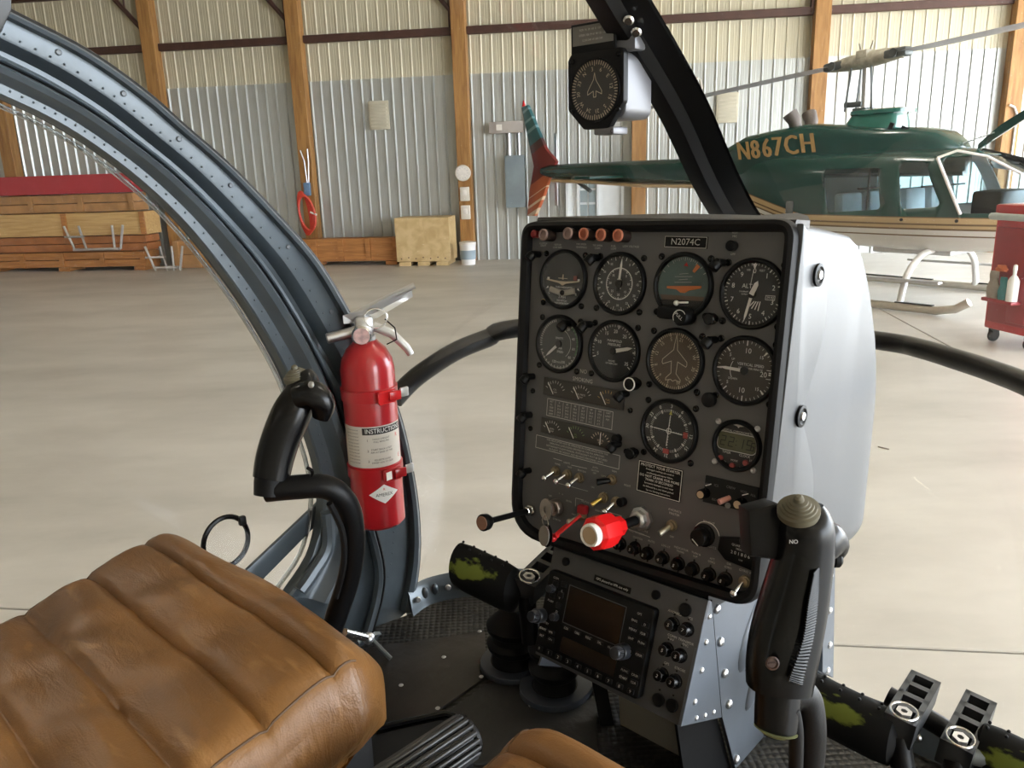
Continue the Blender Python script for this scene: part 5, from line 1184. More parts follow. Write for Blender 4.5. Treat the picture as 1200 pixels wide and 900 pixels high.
# --- digital clock
c = (0.0001,-0.1801); CR = .0315; g = gauge('digital_clock', c, None, CR, screws=False, glass=False)
for p in ((-0.0269,-0.1554), (0.0233,-0.1555), (-0.0266,-0.2052), (0.0237,-0.2051)): MB(PANEL).lathe([(.001, 0), (.0036, 0), (.0036, .0015), (.0026, .0024), (.001, .0012)], T(p[0], p[1], 0), 14).build('screw', alu, g)
MB(PANEL).prism([(c[0]+x, c[1]+.0035+y) for x, y in rrect(.048, .020, .005)], .0016, .0021).build('screen', mat('screen green', (.065, .068, .030), .35, var=.05), g, smooth=False)
b = MB(PANEL); b.line([(c[0]+x, c[1]+.0035+y) for x, y in rrect(.050, .022, .006)], .0009, closed=True, z=.0018)
b.text('DIGITAL CHRONOMETER', PT((c[0], c[1]+.0165), ZM), .0036)
b.text('TIMER', PT((c[0]-.012, c[1]-.0105), ZM), .0042); b.text('CLOCK', PT((c[0]+.0115, c[1]-.0105), ZM), .0042); b.text('SET', PT((c[0]-.0245, c[1]-.0135), ZM), .0032); b.text('ADJ', PT((c[0]-.014, c[1]-.0225), ZM), .0032); b.text('MODE', PT((c[0]-.001, c[1]-.0185), ZM), .0032); b.text('STOP', PT((c[0]+.010, c[1]-.0255), ZM), .0032); b.text('START', PT((c[0]+.0225, c[1]-.0145), ZM), .0032)
b.put([(c[0]+x*.007, c[1]+.0235+y*.0022, ZM) for x, y in ((-1, .3), (-.3, 1), (.3, 1), (1, .3), (.25, -.2), (0, -1), (-.25, -.2))], [(6, 0, 1), (6, 1, 2, 4), (4, 2, 3), (5, 6, 4)]); b.build('markings', faint, g, smooth=False)
SEG = {'2': 'abged', '1': 'bc', '5': 'afgcd'}
def seg7(b, ch, x, y, h, w, z):
    P_ = dict(a=((-w, h), (w, h)), b=((w, h), (w, 0)), c=((w, 0), (w, -h)), d=((-w, -h), (w, -h)), e=((-w, 0), (-w, -h)), f=((-w, h), (-w, 0)), g=((-w, 0), (w, 0)))
    for s_ in SEG[ch]:
        (x0, y0), (x1, y1) = P_[s_]; b.line([(x+x0+y0*.12, y+y0), (x+x1+y1*.12, y+y1)], .0011, z=z)
b = MB(PANEL)
for i, ch in enumerate('2215'): seg7(b, ch, c[0]-.0175+.0105*i+(.002 if i > 1 else 0), c[1]+.0035, .0056, .0028, .0024)
seg7(b, '5', c[0]+.0205, c[1]+.0025, .0046, .0018, .0024)
for dy in (-.003, .002): b.box((c[0]-.0005, c[1]+.0035+dy, .0024), (.0012, .0012, .0001))
b.build('digits', mat('lcd black', (.008, .008, .006), .6), g, smooth=False)
for p in ((-0.0184,-0.1987), (-0.002,-0.2049), (0.0142,-0.1979)): MB(PANEL).cyl((p[0], p[1], .001), (0, 0, 1), .0036, .004, 14, bev=.001).build('button', mat('dull red button', (.20, .03, .028), .45), g)
# --- warning lamps and their legends
for p, m_, r_ in (((-0.3335,0.0601), mat('dark red cap', (.20, .012, .015), .35), .0055),):
    MB(PANEL).cyl((p[0], p[1], 0), (0, 0, 1), r_, .014, 16, bev=.002).build('push_button', m_, ip, label='small dark red push button')
for p, lit in (((-0.3091,0.0589), 0), ((-0.266,0.0616), 0), ((-0.239,0.0616), 1), ((-0.2108,0.061), 1), ((-0.1836,0.0609), 1)):
    o = MB(PANEL).lathe([(.0045, 0), (.0082, 0), (.0082, .018), (.0075, .020), (.0058, .020), (.0055, .012), (.0045, .012), (.0045, 0)], T(p[0], p[1], 0), 22).build('warning_lamp', mat('dark lamp body', (.03, .02, .018), .4), ip)
    MB(PANEL).lathe([(.0056, .0192), (.0083, .0185), (.0083, .0195), (.0072, .0208), (.0056, .0208), (.0056, .0192)], T(p[0], p[1], 0), 22).build('rim', mat('pinkish metal', (.36, .25, .23), .4, .4, var=.1) if not lit else mat('red lamp rim', (.50, .17, .10), .35, var=.1), o)
    MB(PANEL).cyl((p[0], p[1], .004), (0, 0, 1), .0056, .010, 16).build('lens', mat('amber red lens', (.30, .055, .02), .3) if lit else blk, o)
LEG = MB(PANEL)
def lg(t_, p, s_=.0036, sx=1): LEG.text(t_, PT(p, .0006), s_, sx=sx)
for t_, p in (('CLUTCH', (-0.3239,0.0476)), ('LIGHT', (-0.3236,0.0446)), ('ROTOR', (-0.2971,0.0466)), ('LOW RPM', (-0.2976,0.043)), ('M/R XMSN', (-0.2559,0.0486)), ('TEMP/PRESS', (-0.2555,0.0444)), ('T/R XMSN', (-0.2284,0.0477)), ('CHIPS', (-0.2281,0.0441)), ('FUEL', (-0.2022,0.0478)), ('LOW', (-0.2018,0.0443)), ('LOW VOLTAGE', (-0.1749,0.0481)), ('HOT', (-0.0306,0.0684)), ('MIC', (-0.0305,0.0645)), ('OFF', (-0.0305,0.0437))): lg(t_, p)
lg('NO', (-0.2357,-0.1238), .0078); lg('SMOKING', (-0.2361,-0.1358), .0078)
for p in ((-0.0308,0.0533), (0.0258,-0.2893), (-0.1524,-0.2878), (-0.1691,-0.2045)):
    MB(PANEL).cyl((p[0], p[1], 0), (0, 0, 1), .0062, .010, 16, bev=.001).build('push_knob', blk, ip)
# --- registration placard
pq = [(-0.1225,0.0624), (-0.0679,0.0617), (-0.0676,0.0492), (-0.1221,0.0503)]; pc_ = (sum(p[0] for p in pq)/4, sum(p[1] for p in pq)/4)
o = MB(PANEL).box((pc_[0], pc_[1], .0006), (.060, .0145, .0012)).build('registration_placard', blk, ip, smooth=False)
b = MB(PANEL); b.line([(pc_[0]+x, pc_[1]+y) for x, y in ((-.029, -.0065), (.029, -.0065), (.029, .0065), (-.029, .0065))], .0007, closed=True, z=.0014); b.text('N2074C', PT(pc_, .0014), .0112, sx=1.05); b.build('lettering', faint, o, smooth=False)
# --- post lights
for p, d in (((-0.2261,0.0318), (-1, 0)), ((-0.3305,0.0323), (-1, 0)), ((-0.0417,0.0333), (-1, 0)), ((-0.2643,-0.0601), (-1, 0)), ((-0.2303,-0.058), (-1, 0)), ((-0.0427,-0.0583), (-1, 0)), ((-0.1616,-0.1426), (-1, 0)), ((-0.1669,-0.2117), (-1, 0)), ((-0.3263,-0.1432), (-1, 0)), ((-0.3263,-0.2002), (-1, 0)), ((-0.3207,-0.2828), (-1, 0))):
    o = MB(PANEL).cyl((p[0], p[1], 0), (0, 0, 1), .0048, .018, 14, bev=.001).build('post_light', blk, ip)
    MB(PANEL).cyl((p[0], p[1], .014), (-.25, -.55, .4), .0068, .011, 14, bev=.0015).build('shade', blk, o)
for p in ((-0.3245,-0.1644), (-0.3245,-0.2204), (-0.154,-0.1642), (-0.1551,-0.2198), (-0.1715,-0.1522)):
    MB(PANEL).lathe([(.001, 0), (.0038, 0), (.0038, .0015), (.0026, .0024), (.001, .0016)], T(p[0], p[1], 0), 12).build('panel_screw', blkgl, ip)
p = (-0.3166,-0.0334); MB(PANEL).lathe([(.0018, 0), (.0036, 0), (.0036, .001), (.0018, .001), (.0018, 0)], T(p[0], p[1], 0), 14).build('eyelet', brass, ip)
# --- cluster gauges: two dark strips of three small meters
def quadc(q): return (sum(p[0] for p in q)/4, sum(p[1] for p in q)/4)
def strip_(q, label, cols):
    c = quadc(q); w = ((q[1][0]+q[2][0])-(q[0][0]+q[3][0]))/2; h = ((q[0][1]+q[1][1])-(q[2][1]+q[3][1]))/2
    o = MB(PANEL).box((c[0], c[1], .0012), (w, h, .0024), bev=.0008).build('engine_gauge_cluster', mat('dark brown grey window', (.030, .027, .024), .35, var=.1), ip, label=label)
    for i, (legend, m_) in enumerate(cols):
        cx = c[0]-w*.34+w*.33*i; cy = c[1]-h*.36; b = MB(PANEL)
        for k in range(9): a = -62+124*k/8; b.line([(cx+h*.62*sin(rad(a)), cy+h*.62*cos(rad(a))), (cx+h*.76*sin(rad(a)), cy+h*.76*cos(rad(a)))], .0009, z=.0027)
        b.text(legend, PT((cx, cy+h*.25), .0027), .0036); b.text('TEMP', PT((cx, cy+h*.10), .0027), .003); b.build('scale_markings', m_, o, smooth=False)
        MB(PANEL).line([(cx-h*.12, cy), (cx-h*.52, cy+h*.60)] if not (m_ is cream) else [(cx, cy+.0), (cx, cy+h*.68)], .0013, z=.003).build('meter_needle', white, o, smooth=False)
    return o
strip_([(-0.3053,-0.1405), (-0.1645,-0.1408), (-0.1647,-0.166), (-0.3031,-0.1657)], 'upper dark strip of three small meters', (('CYL', faint), ('OIL PRESS', faint), ('FUEL', mat('amber print', (.40, .27, .10), .6))))
strip_([(-0.3045,-0.198), (-0.1737,-0.2002), (-0.1729,-0.2217), (-0.3031,-0.2224)], 'lower dark strip of three small meters', (('AMPS', faint), ('OIL', mat('green print', (.16, .26, .10), .6)), ('VOLTS', cream)))
# --- printed table, text boxes
def frame_text(name, q, lines, size, m=faint, back=None, border=True, label=None, w=.0008):
    c = quadc(q); W_ = ((q[1][0]+q[2][0])-(q[0][0]+q[3][0]))/2; h = ((q[0][1]+q[1][1])-(q[2][1]+q[3][1]))/2; z = .0006; o = None
    if back: o = MB(PANEL).box((c[0], c[1], .0005), (W_, h, .001)).build(name, back, ip, smooth=False, label=label); z = .0013
    b = MB(PANEL)
    if border: b.line([(c[0]+x*W_*.485, c[1]+y*h*.47) for x, y in ((-1, -1), (1, -1), (1, 1), (-1, 1))], w, closed=True, z=z)
    n = len(lines)
    for i, t_ in enumerate(lines):
        sz = size; 
        if isinstance(t_, tuple): t_, sz = t_
        b.text(t_, PT((c[0], c[1]+h*.47*(1-(2*i+1)/n)*.92), z), sz)
    b.build(name if not o else 'lettering', m, o or ip, smooth=False, label=label if not o else None)
tq = [(-0.2984,-0.1722), (-0.1797,-0.168), (-0.1789,-0.1965), (-0.2968,-0.1957)]
frame_text('manifold_pressure_table', tq, [], .003, label='printed limit table')
c = quadc(tq); Wt, ht = .117, .0225; b = MB(PANEL)
for k in range(1, 8): b.line([(c[0]-Wt*.485+Wt*.97*k/8, c[1]-ht*.47), (c[0]-Wt*.485+Wt*.97*k/8, c[1]+ht*.5)], .0005, z=.0006)
rows = (('ALT', '0', '20', '40', '60', '80', '100', 'OAT'), ('S.L.', '24.1', '24.7', '25.4', '25.9', '26.4', '27.0', 'LIMIT'), ('2000', '23.4', '24.2', '24.8', '25.3', '26.2', 'F.T.', 'M.P.'), ('4000', '22.8', '23.6', '24.1', '24.8', 'F.T.', 'F.T.', ''), ('6000', '22.3', '23.0', '23.6', 'F.T.', 'F.T.', 'F.T.', ''))
for j, rw in enumerate(rows):
    for i, t_ in enumerate(rw):
        if t_: b.text(t_, PT((c[0]-Wt*.485+Wt*.97*(i+.5)/8, c[1]+ht*(.40-.2*j)), .0006), .0038)
b.build('table_figures', faint, ip, smooth=False)
frame_text('operating_placard', [(-0.3142,-0.2274), (-0.162,-0.2265), (-0.1621,-0.2464), (-0.3145,-0.247)], ['THIS HELICOPTER MUST BE OPERATED IN COMPLIANCE WITH THE', 'OPERATING LIMITATIONS SPECIFIED IN THE FAA APPROVED', 'ROTORCRAFT FLIGHT MANUAL. ROTORCRAFT MUST BE SECURED', 'IN FLIGHT. SEE WEIGHT AND BALANCE PERSONNEL LIMITS.'], .0036, label='white outlined operating placard')
frame_text('starter_placard', [(-0.1344,-0.2243), (-0.0669,-0.2272), (-0.0687,-0.2693), (-0.1331,-0.2671)], [('PROTECT YOUR STARTER', .0050), ('Prolonged cranking can result in', .0032), ('overheating and starter failure', .0032), ('DO NOT CRANK FOR MORE', .0046), ('THAN 10 SECONDS!', .0046), ('Successive attempts to start must', .0032), ('be followed by a cool down period.', .0032), ('See the Starting Instructions.', .0032)], .004, white, blk, label='black placard about the starter')
# --- toggle switches
def toggle(p, tip, m=chrome, ball=True, label=None, lift=.020, rr_=.0028):
    o = MB(PANEL).lathe([(.001, 0), (.0075, 0), (.0075, .003), (.0058, .0035), (.0058, .0065), (.0036, .008), (.001, .008)], T(p[0], p[1], 0), 12).build('toggle_switch', mat('worn brass nut', (.30, .24, .16), .4, .9, var=.15), ip, label=label)
    a = Vector((p[0], p[1], .006)); d = Vector((tip[0]-p[0], tip[1]-p[1], 0)); q = Vector((p[0]+d.x*.55, p[1]+d.y*.55, lift))
    b = MB(PANEL).tube([a, q], [rr_*.75, rr_], 10)
    if ball: b.ball(q, .0044, 8, sc=(1, 1, .9))
    b.build('lever', m, o); return o
toggle((-0.2708,-0.2728), (-0.2798,-0.2882)); toggle((-0.2492,-0.2727), (-0.2584,-0.2876)); toggle((-0.2275,-0.2725), (-0.2354,-0.2883))
toggle((-0.173,-0.2626), (-0.1939,-0.2686), blk, False, lift=.020, rr_=.0045); toggle((-0.1845,-0.2905), (-0.1974,-0.3071), mat('gold lever', (.55, .38, .10), .3, 1.), False, lift=.018, rr_=.0034); toggle((-0.1632,-0.2911), (-0.171,-0.3111))
toggle((-0.076,-0.3), (-0.087,-0.3162), mat('pale lever', (.42, .38, .30), .35, .7), False, rr_=.0042); toggle((0.0289,-0.3406), (0.0229,-0.36), lift=.022)
gq = toggle((-0.218,-0.3243), (-0.2319,-0.3386), mat('pale lever'), True, 'toggle with red guard')
p = (-0.2145,-0.314); b = MB(PANEL).box((p[0], p[1], .006), (.014, .012, .010), bev=.002)
a = Vector((*(-0.218,-0.3249), .012)); q = Vector((*(-0.2397,-0.3546), .034))
b.build('red_guard', mat('dark red guard', (.33, .012, .02), .4), gq)
lat_ = Vector((.0055, .004, 0)); MB(PANEL).tube([a+lat_, q+lat_*.9], .0022, 8).tube([a-lat_, q-lat_*.9], .0022, 8).tube([q+lat_*1.1, q-lat_*1.1], .004, 10).ball(q-Vector((.002, .002, 0)), .0062, 8).build('guard_flap', red, gq)
b = MB(PANEL)
for p0_, p1_ in (((-0.2772,-0.2553), (-0.2614,-0.2557)), ((-0.2441,-0.2581), (-0.217,-0.257)), ((-0.2733,-0.2896), (-0.2125,-0.2883))): b.line([p0_, p1_], .0007, z=.0006)
b.line([(-0.2318,-0.3148), (-0.2322,-0.3031), (-0.2186,-0.3027)], .0008, z=.0006); b.line([(-0.187,-0.3087), (-0.1538,-0.3083), (-0.1537,-0.316)], .0008, z=.0006)
b.line([(-0.1516,-0.3226), (-0.1068,-0.3247)], .0008, z=.0006); b.build('printed_lines', faint, ip, smooth=False)
for t_, p, s_ in (('LIGHTS', (-0.2527,-0.2569), .0036), ('PANEL', (-0.2686,-0.2623), .0036), ('NAV', (-0.2468,-0.2618), .0036), ('BEACON', (-0.2254,-0.2625), .0036), ('AUTO', (-0.2027,-0.2526), .0034), ('CLUTCH', (-0.203,-0.2569), .0034), ('OFF', (-0.2034,-0.2606), .0034), ('ON', (-0.2044,-0.2808), .0034), ('TRIM', (-0.1714,-0.2509), .0036), ('LOCK', (-0.1874,-0.2611), .0032), ('RIGHT', (-0.1485,-0.265), .0036), ('OFF', (-0.2785,-0.3115), .0036), ('L', (-0.2617,-0.3035), .0034), ('R', (-0.2561,-0.304), .0034), ('BOTH', (-0.2438,-0.311), .0036), ('STARTER', (-0.2628,-0.3432), .0036), ('MAST', (-0.2329,-0.3276), .0034), ('IDLE', (-0.1837,-0.2843), .0036), ('CLUTCH', (-0.2154,-0.3044), .0034), ('DISENGAGE', (-0.1882,-0.3114), .0034), ('ENGINE MIXTURE', (-0.1274,-0.3189), .0042), ('PULL TO LEAN', (-0.1282,-0.3244), .0036), ('AVIONICS', (-0.0744,-0.2803), .0042), ('MASTER', (-0.0745,-0.2849), .0042), ('OFF', (-0.075,-0.315), .0036), ('BRIGHT', (-0.0258,-0.2828), .0046), ('LIGHTS', (-0.0196,-0.3123), .0042), ('INST', (-0.1494,-0.331), .0036), ('CLUTCH', (-0.1254,-0.3313), .0038), ('AUTO', (-0.1043,-0.3298), .0038), ('LDG LT', (-0.0823,-0.3297), .0038), ('INDICATOR', (-0.0601,-0.3266), .0038), ('TRANS', (-0.0609,-0.3308), .0036), ('TURN &', (-0.0388,-0.3264), .0036), ('SLIP', (-0.0395,-0.3305), .0036), ('ATT', (-0.0162,-0.3267), .0036), ('GYRO', (-0.0169,-0.3308), .0036), ('DIR', (0.0061,-0.3263), .0036), ('GYRO', (0.0055,-0.3309), .0036), ('GYRO INST', (0.0309,-0.3287), .0044)): lg(t_, p, s_)
LEG.build('panel_legends', faint, ip, smooth=False, kind='stuff')
# --- knobs along the bottom
p = (-0.266,-0.3255); o = MB(PANEL).lathe([(.001, 0), (.0125, 0), (.0125, .006), (.0105, .009), (.0085, .009), (.0080, .006), (.006, .006), (.006, .010), (.001, .010)], T(p[0], p[1], 0), 26).build('ignition_switch', mat('worn pinkish steel', (.48, .42, .39), .35, .9, var=.12), ip)
p = (-0.3113,-0.3412); q = Vector((*(-0.3676,-0.3662), .085)); kk = thing('primer_knob', 'long-stemmed plunger knob with a brown face sticking out of the panel corner', 'knob', PANEL, (p[0], p[1], 0))
MB(PANEL).lathe([(.001, 0), (.0085, 0), (.0085, .005), (.0065, .006), (.0065, .012), (.0045, .014), (.001, .014)], T(p[0], p[1], 0), 6).build('nut', chrome, kk)
kq = PANEL.inverted() @ (CK @ Vector((0.7004,0.7209,1.136))); k0 = Vector((p[0], p[1], .006)); kd_ = (kq-k0).normalized()
MB(PANEL).tube([k0, kq-kd_*.008], .0042, 12).build('stem', rubber, kk)
MB(PANEL).lathe([(.001, -.010), (.008, -.010), (.0115, -.004), (.0118, .004), (.0098, .0062), (.001, .0062)], along(kq, kd_), 26).build('head', blk, kk)
MB(PANEL).lathe([(.001, .0062), (.0094, .0062), (.009, .0072), (.001, .0072)], along(kq, kd_), 26).build('brown_face', mat('brown face', (.20, .10, .065), .5, var=.2), kk)
mx = thing('mixture_knob', 'big red plastic knob with a white capped end on a rod from the panel', 'knob', PANEL, (*(-0.121,-0.3025), 0))
p = (-0.121,-0.3025); MB(PANEL).lathe([(.001, 0), (.016, 0), (.016, .006), (.012, .007), (.012, .014), (.009, .017), (.001, .017)], T(p[0], p[1], 0), 8).build('lock_nut', alu, mx)
ma = Vector((p[0], p[1], .014)); mb_ = PANEL.inverted() @ (CK @ Vector((0.7005,0.5413,1.1706))); md_ = (mb_-ma).normalized(); ml = (mb_-ma).length
MB(PANEL).tube([ma, ma+md_*(ml-.030)], .0062, 14).build('rod', rubber, mx)
AXm = along(ma, md_)
MB(PANEL).lathe([(.001, ml-.062), (.013, ml-.062), (.0135, ml-.050), (.0205, ml-.042), (.0225, ml-.028), (.0215, ml-.012), (.0175, ml-.009), (.001, ml-.009)], AXm, 8).build('knob', mat('signal red', (.80, .010, .012), .35, var=.04, coat=.3), mx, ang=20)
MB(PANEL).lathe([(.001, ml-.012), (.0140, ml-.012), (.0146, ml-.004), (.0136, ml), (.0112, ml), (.0108, ml-.0015), (.001, ml-.0015)], AXm, 26).build('white_cap', white, mx)
MB(PANEL).lathe([(.001, ml-.0016), (.0108, ml-.0016), (.0105, ml-.0006), (.001, ml-.0006)], AXm, 26).build('beige_disc', mat('beige disc', (.42, .31, .20), .6, var=.08), mx)
ky = thing('ignition_key', 'key in the ignition switch with a second key hanging below', 'key', PANEL, (*(-0.266,-0.3255), .01))
p = (-0.266,-0.3255); kz = .020; b = MB(PANEL).box((p[0]-.004, p[1]+.002, .018), (.004, .009, .022), bev=.001)
kc = PANEL.inverted() @ (CK @ Vector((0.781,0.6788,1.1388)))
b.build('key_blade', mat('key nickel', (.45, .42, .38), .35, 1., var=.15), ky); b = MB(PANEL)
b.lathe([(.004, -.0012), (.0125, -.0012), (.0125, .0012), (.004, .0012), (.004, -.0012)], T(kc) @ RY(-.15) @ Matrix.Diagonal((1, 1.25, 1, 1)), 22); b.build('key_head', mat('key nickel', (.45, .42, .38), .35, 1., var=.15), ky)
k1 = PANEL.inverted() @ (CK @ Vector((0.7604,0.6649,1.1166)))
MB(PANEL).tube([kc+Vector((.003, -.006, .004)), kc.lerp(k1, .5)+Vector((.008, 0, .003)), k1+Vector((.006, .006, 0)), k1+Vector((-.001, .006, 0)), kc.lerp(k1, .5)+Vector((-.006, 0, 0))], .0009, 6, closed=True).build('split_ring', chrome, ky)
MB(PANEL).lathe([(.001, -.0012), (.0122, -.0012), (.0122, .0012), (.001, .0012)], T(k1+Vector((0, -.006, 0))) @ RY(-.1) @ Matrix.Diagonal((.8, 1.2, 1, 1)), 22).build('hanging_tag', mat('grey tag', (.30, .28, .26), .4, .6, var=.1), ky)
MB(PANEL).lathe([(.001, -.0022), (.0132, -.0022), (.0132, -.0010), (.001, -.0010)], T(k1+Vector((.002, -.006, -.002))) @ RY(-.1) @ Matrix.Diagonal((.8, 1.25, 1, 1)), 22).build('tag_back', blk, ky)
# dimmer
p = (-0.0303,-0.3); o = MB(PANEL).lathe([(.001, 0), (.0145, 0), (.0145, .003), (.0115, .004), (.0108, .016), (.0098, .018), (.001, .018)], T(p[0], p[1], 0), 22).build('dimmer_knob', blkgl, ip)
b = MB(PANEL); b.line([(p[0]-.006, p[1]-.003), (p[0]+.002, p[1]-.009)], .0012, z=.0185); arc(b, (p[0]+.003, p[1]), .0175, -70, 75, .0009, 24, z=.0006); b.build('dimmer_marking', white, o, smooth=False)
# hour meter
hq = [(-0.0071,-0.2945), (0.034,-0.2848), (0.0455,-0.292), (0.047,-0.3146), (0.0384,-0.3237), (0.0027,-0.3209), (-0.0087,-0.3113)]; p = (sum(x[0] for x in hq)/7, sum(x[1] for x in hq)/7)
o = MB(PANEL).prism(hq, 0, .006, bev=.0015).build('hour_meter', blk, ip)
b = MB(PANEL); b.text('QUARTZ', PT((p[0]-.004, p[1]+.0075), .0064), .004); b.text('HOURS', PT((p[0], p[1]+.0035), .0064), .0036); b.text('2 0 1 8 0 6', PT((p[0], p[1]-.002), .0064), .0056); b.text('1/10', PT((p[0]+.001, p[1]-.009), .0064), .003); b.build('lettering', faint, o, smooth=False)
# breakers
for i, (p, t_) in enumerate(zip(((-0.1507,-0.346), (-0.1274,-0.3451), (-0.1072,-0.3464), (-0.0839,-0.3452), (-0.0611,-0.3462), (-0.0402,-0.3464), (-0.0175,-0.3465), (0.0043,-0.3454)), '25545.55')):
    o = MB(PANEL).lathe([(.001, 0), (.0088, 0), (.0088, .003), (.0072, .004), (.0066, .011), (.0058, .0125), (.001, .0125)], T(p[0], p[1], 0), 18).build('circuit_breaker', blkgl, ip)
    if t_ != '.': MB(PANEL).text(t_, PT((p[0]-.001, p[1]-.0005), .0128, .3), .0058).build('rating', faint, o, smooth=False)
    MB(PANEL).box((p[0], p[1]-.0105, .0008), (.0016, .003, .0016)).box((p[0], p[1]+.0105, .0008), (.0016, .003, .0016)).build('index_pin', blk, o, smooth=False)
# audio panel
aq = [(-0.0354,-0.2246), (0.0342,-0.224), (0.0327,-0.2558), (-0.0361,-0.2582)]
o = MB(PANEL).prism(aq, 0, .003, bev=.0006).build('intercom_panel', mat('deep black', (.004, .004, .004), .9), ip)
pm = mat('pinkish toggle', (.55, .26, .22), .4, var=.05)
for p in ((-0.0328,-0.246), (0.0159,-0.2461)):
    MB(PANEL).lathe([(.001, 0), (.0064, 0), (.006, .012), (.0054, .0135), (.001, .0135)], T(p[0], p[1], .003), 18).build('volume_knob', blkgl, o)
    MB(PANEL).lathe([(.001, .0166), (.0046, .0166), (.0046, .0171), (.001, .0171)], T(p[0], p[1], 0), 18).build('knob_face', mat('beige disc'), o)
    MB(PANEL).line([(p[0]-.001, p[1]+.009), (p[0]+.006, p[1]+.0125)], .0012, z=.0034).build('knob_marking', white, o, smooth=False)
p = (-0.0046,-0.246); MB(PANEL).tube([(p[0]+.004, p[1]+.002, .003), (p[0]-.003, p[1]-.003, .016)], [.003, .0036], 10).build('selector', pm, o)
p = (-0.0018,-0.254); MB(PANEL).cyl((p[0], p[1], .003), (0, 0, 1), .0034, .002, 14).build('jewel', mat('grey jewel', (.2, .2, .2), .3), o)
b = MB(PANEL)
for t_, p in (('VOL', (-0.0322,-0.235)), ('ICS', (-0.0197,-0.2336)), ('CREW', (-0.0006,-0.2317)), ('VOX', (0.0161,-0.2329)), ('ALL', (0.0281,-0.2341)), ('ISO', (-0.0205,-0.2516))): b.text(t_, PT(p, .0034), .0042)
b.build('lettering', mat('dim print', (.14, .14, .14), .6), o, smooth=False)

# ================================================================== RADIO CONSOLE
rc = thing('radio_console', 'grey pedestal below the panel holding a black radio with a blank screen', 'console', CON, (0, -.25, -.1))
FC = [(-0.1115,-0.0145), (0.1372,-0.0132), (0.1318,-0.1747), (-0.1069,-0.1718)]
MB(CON).prism(FC, -.006, 0., bev=.001).build('face_plate', cgrey, rc)
def ctext(b, t_, p, s_, z): return b.text(t_, PT(p, z), s_)
for p in ((-0.0848,-0.0293), (0.0652,-0.029)): MB(CON).lathe([(.001, 0), (.0062, 0), (.0062, .0025), (.0045, .0035), (.001, .003)], T(p[0], p[1], 0), 18).build('plate_plug', blk, rc)
p = (-0.0029,-0.0364); o = MB(CON).box((p[0], p[1], .0004), (.060, .0085, .0008)).build('gps_placard', blk, rc, smooth=False)
MB(CON).text('GPS placard in VFR use only', PT(p, .001), .0046).build('lettering', white, o, smooth=False)
RQ = [(-0.102,-0.0457), (0.0763,-0.044), (0.0746,-0.1618), (-0.1037,-0.1655)]
cr_ = quadc(RQ); RW, RH = .176, .119
ro = MB(CON).prism([(cr_[0]+x, cr_[1]+y) for x, y in rrect(RW, RH, .005)], 0, .012, bev=.002).build('radio', blk, rc)
def RP(u, v): return (cr_[0]+u*RW/2, cr_[1]+v*RH/2)
sc_ = quadc([(-0.0607,-0.0567), (0.0319,-0.0579), (0.0316,-0.1048), (-0.0614,-0.1079)])
MB(CON).prism([(sc_[0]+x, sc_[1]+y) for x, y in rrect(.092, .050, .002)], .0122, .0128).build('screen', mat('blank screen', (.006, .006, .007), .12, spec=.6), ro, smooth=False)
MB(CON).line([(sc_[0]+x*.0475, sc_[1]+y*.0265) for x, y in ((1, 1), (-1, 1), (-1, -1), (1, -1))], .0012, closed=True, z=.0126).build('screen_border', mat('grey bezel', (.07, .07, .075), .4), ro, smooth=False)
lw_ = RP(.02, -.56); MB(CON).prism([(lw_[0]+x, lw_[1]+y) for x, y in rrect(.092, .022, .002)], .0122, .0126).build('transponder_window', mat('brown black window', (.014, .011, .009), .15, spec=.6), ro, smooth=False)
def key(p, d, bv): MB(CON).box((p[0], p[1], .0131), d, bev=bv, seg=1).build('button', rubber, ro)
for i in range(5): p = (sc_[0]-.038+.019*i, sc_[1]-.032); key(p, (.011, .0045, .003), .0008)
for i in range(10): p = RP(-.88+.195*i, -.87); key(p, (.010, .0065, .003), .0008)
for u, v in ((.72, .62), (.90, .62), (.72, .42), (.90, .42), (.72, .22), (.90, .22), (.72, -.05), (.90, -.05), (.72, -.5), (.90, -.5), (.72, -.66), (.90, -.66), (-.88, -.4), (-.72, -.4), (-.88, -.56), (-.70, -.56)): p = RP(u, v); key(p, (.0115, .0065, .003), .0008)
for u, v in ((-.82, .72), (-.66, .78), (-.68, .52), (-.84, .44), (-.68, .26)): p = RP(u, v); key(p, (.010, .008, .003), .001)

b = MB(CON); zt = .0150
for i, t_ in enumerate(('CDI', 'OBS', 'MSG', 'FPL', 'PROC')): b.text(t_, PT((sc_[0]-.038+.019*i, sc_[1]-.032), zt), .0042)
for i in range(10): b.text(str(i), PT(RP(-.88+.195*i, -.87), zt), .0056)
for u, v, t_ in ((.72, .62, 'RNG'), (.90, .62, 'D'), (.72, .42, 'MENU'), (.90, .42, 'CLR'), (.72, .22, 'ENT'), (.90, .22, 'PUSH'), (.72, -.05, 'MSG'), (.90, -.05, 'CRSR'), (.72, -.5, 'FUNC'), (.90, -.5, 'CRSR'), (.72, -.66, 'START'), (.90, -.66, 'CLR'), (-.88, -.4, 'IDENT'), (-.72, -.4, 'VFR'), (-.88, -.56, 'ALT'), (-.70, -.56, 'ON'), (-.82, .86, 'COM'), (-.66, .62, 'C'), (-.68, .44, 'V'), (-.84, .30, 'PUSH'), (-.68, .12, 'ID'), (-.84, -.24, 'STBY'), (.78, .80, 'GPS')): b.text(t_, PT(RP(u, v), zt), .0042)
b.build('button_lettering', faint, ro, smooth=False, kind='stuff')
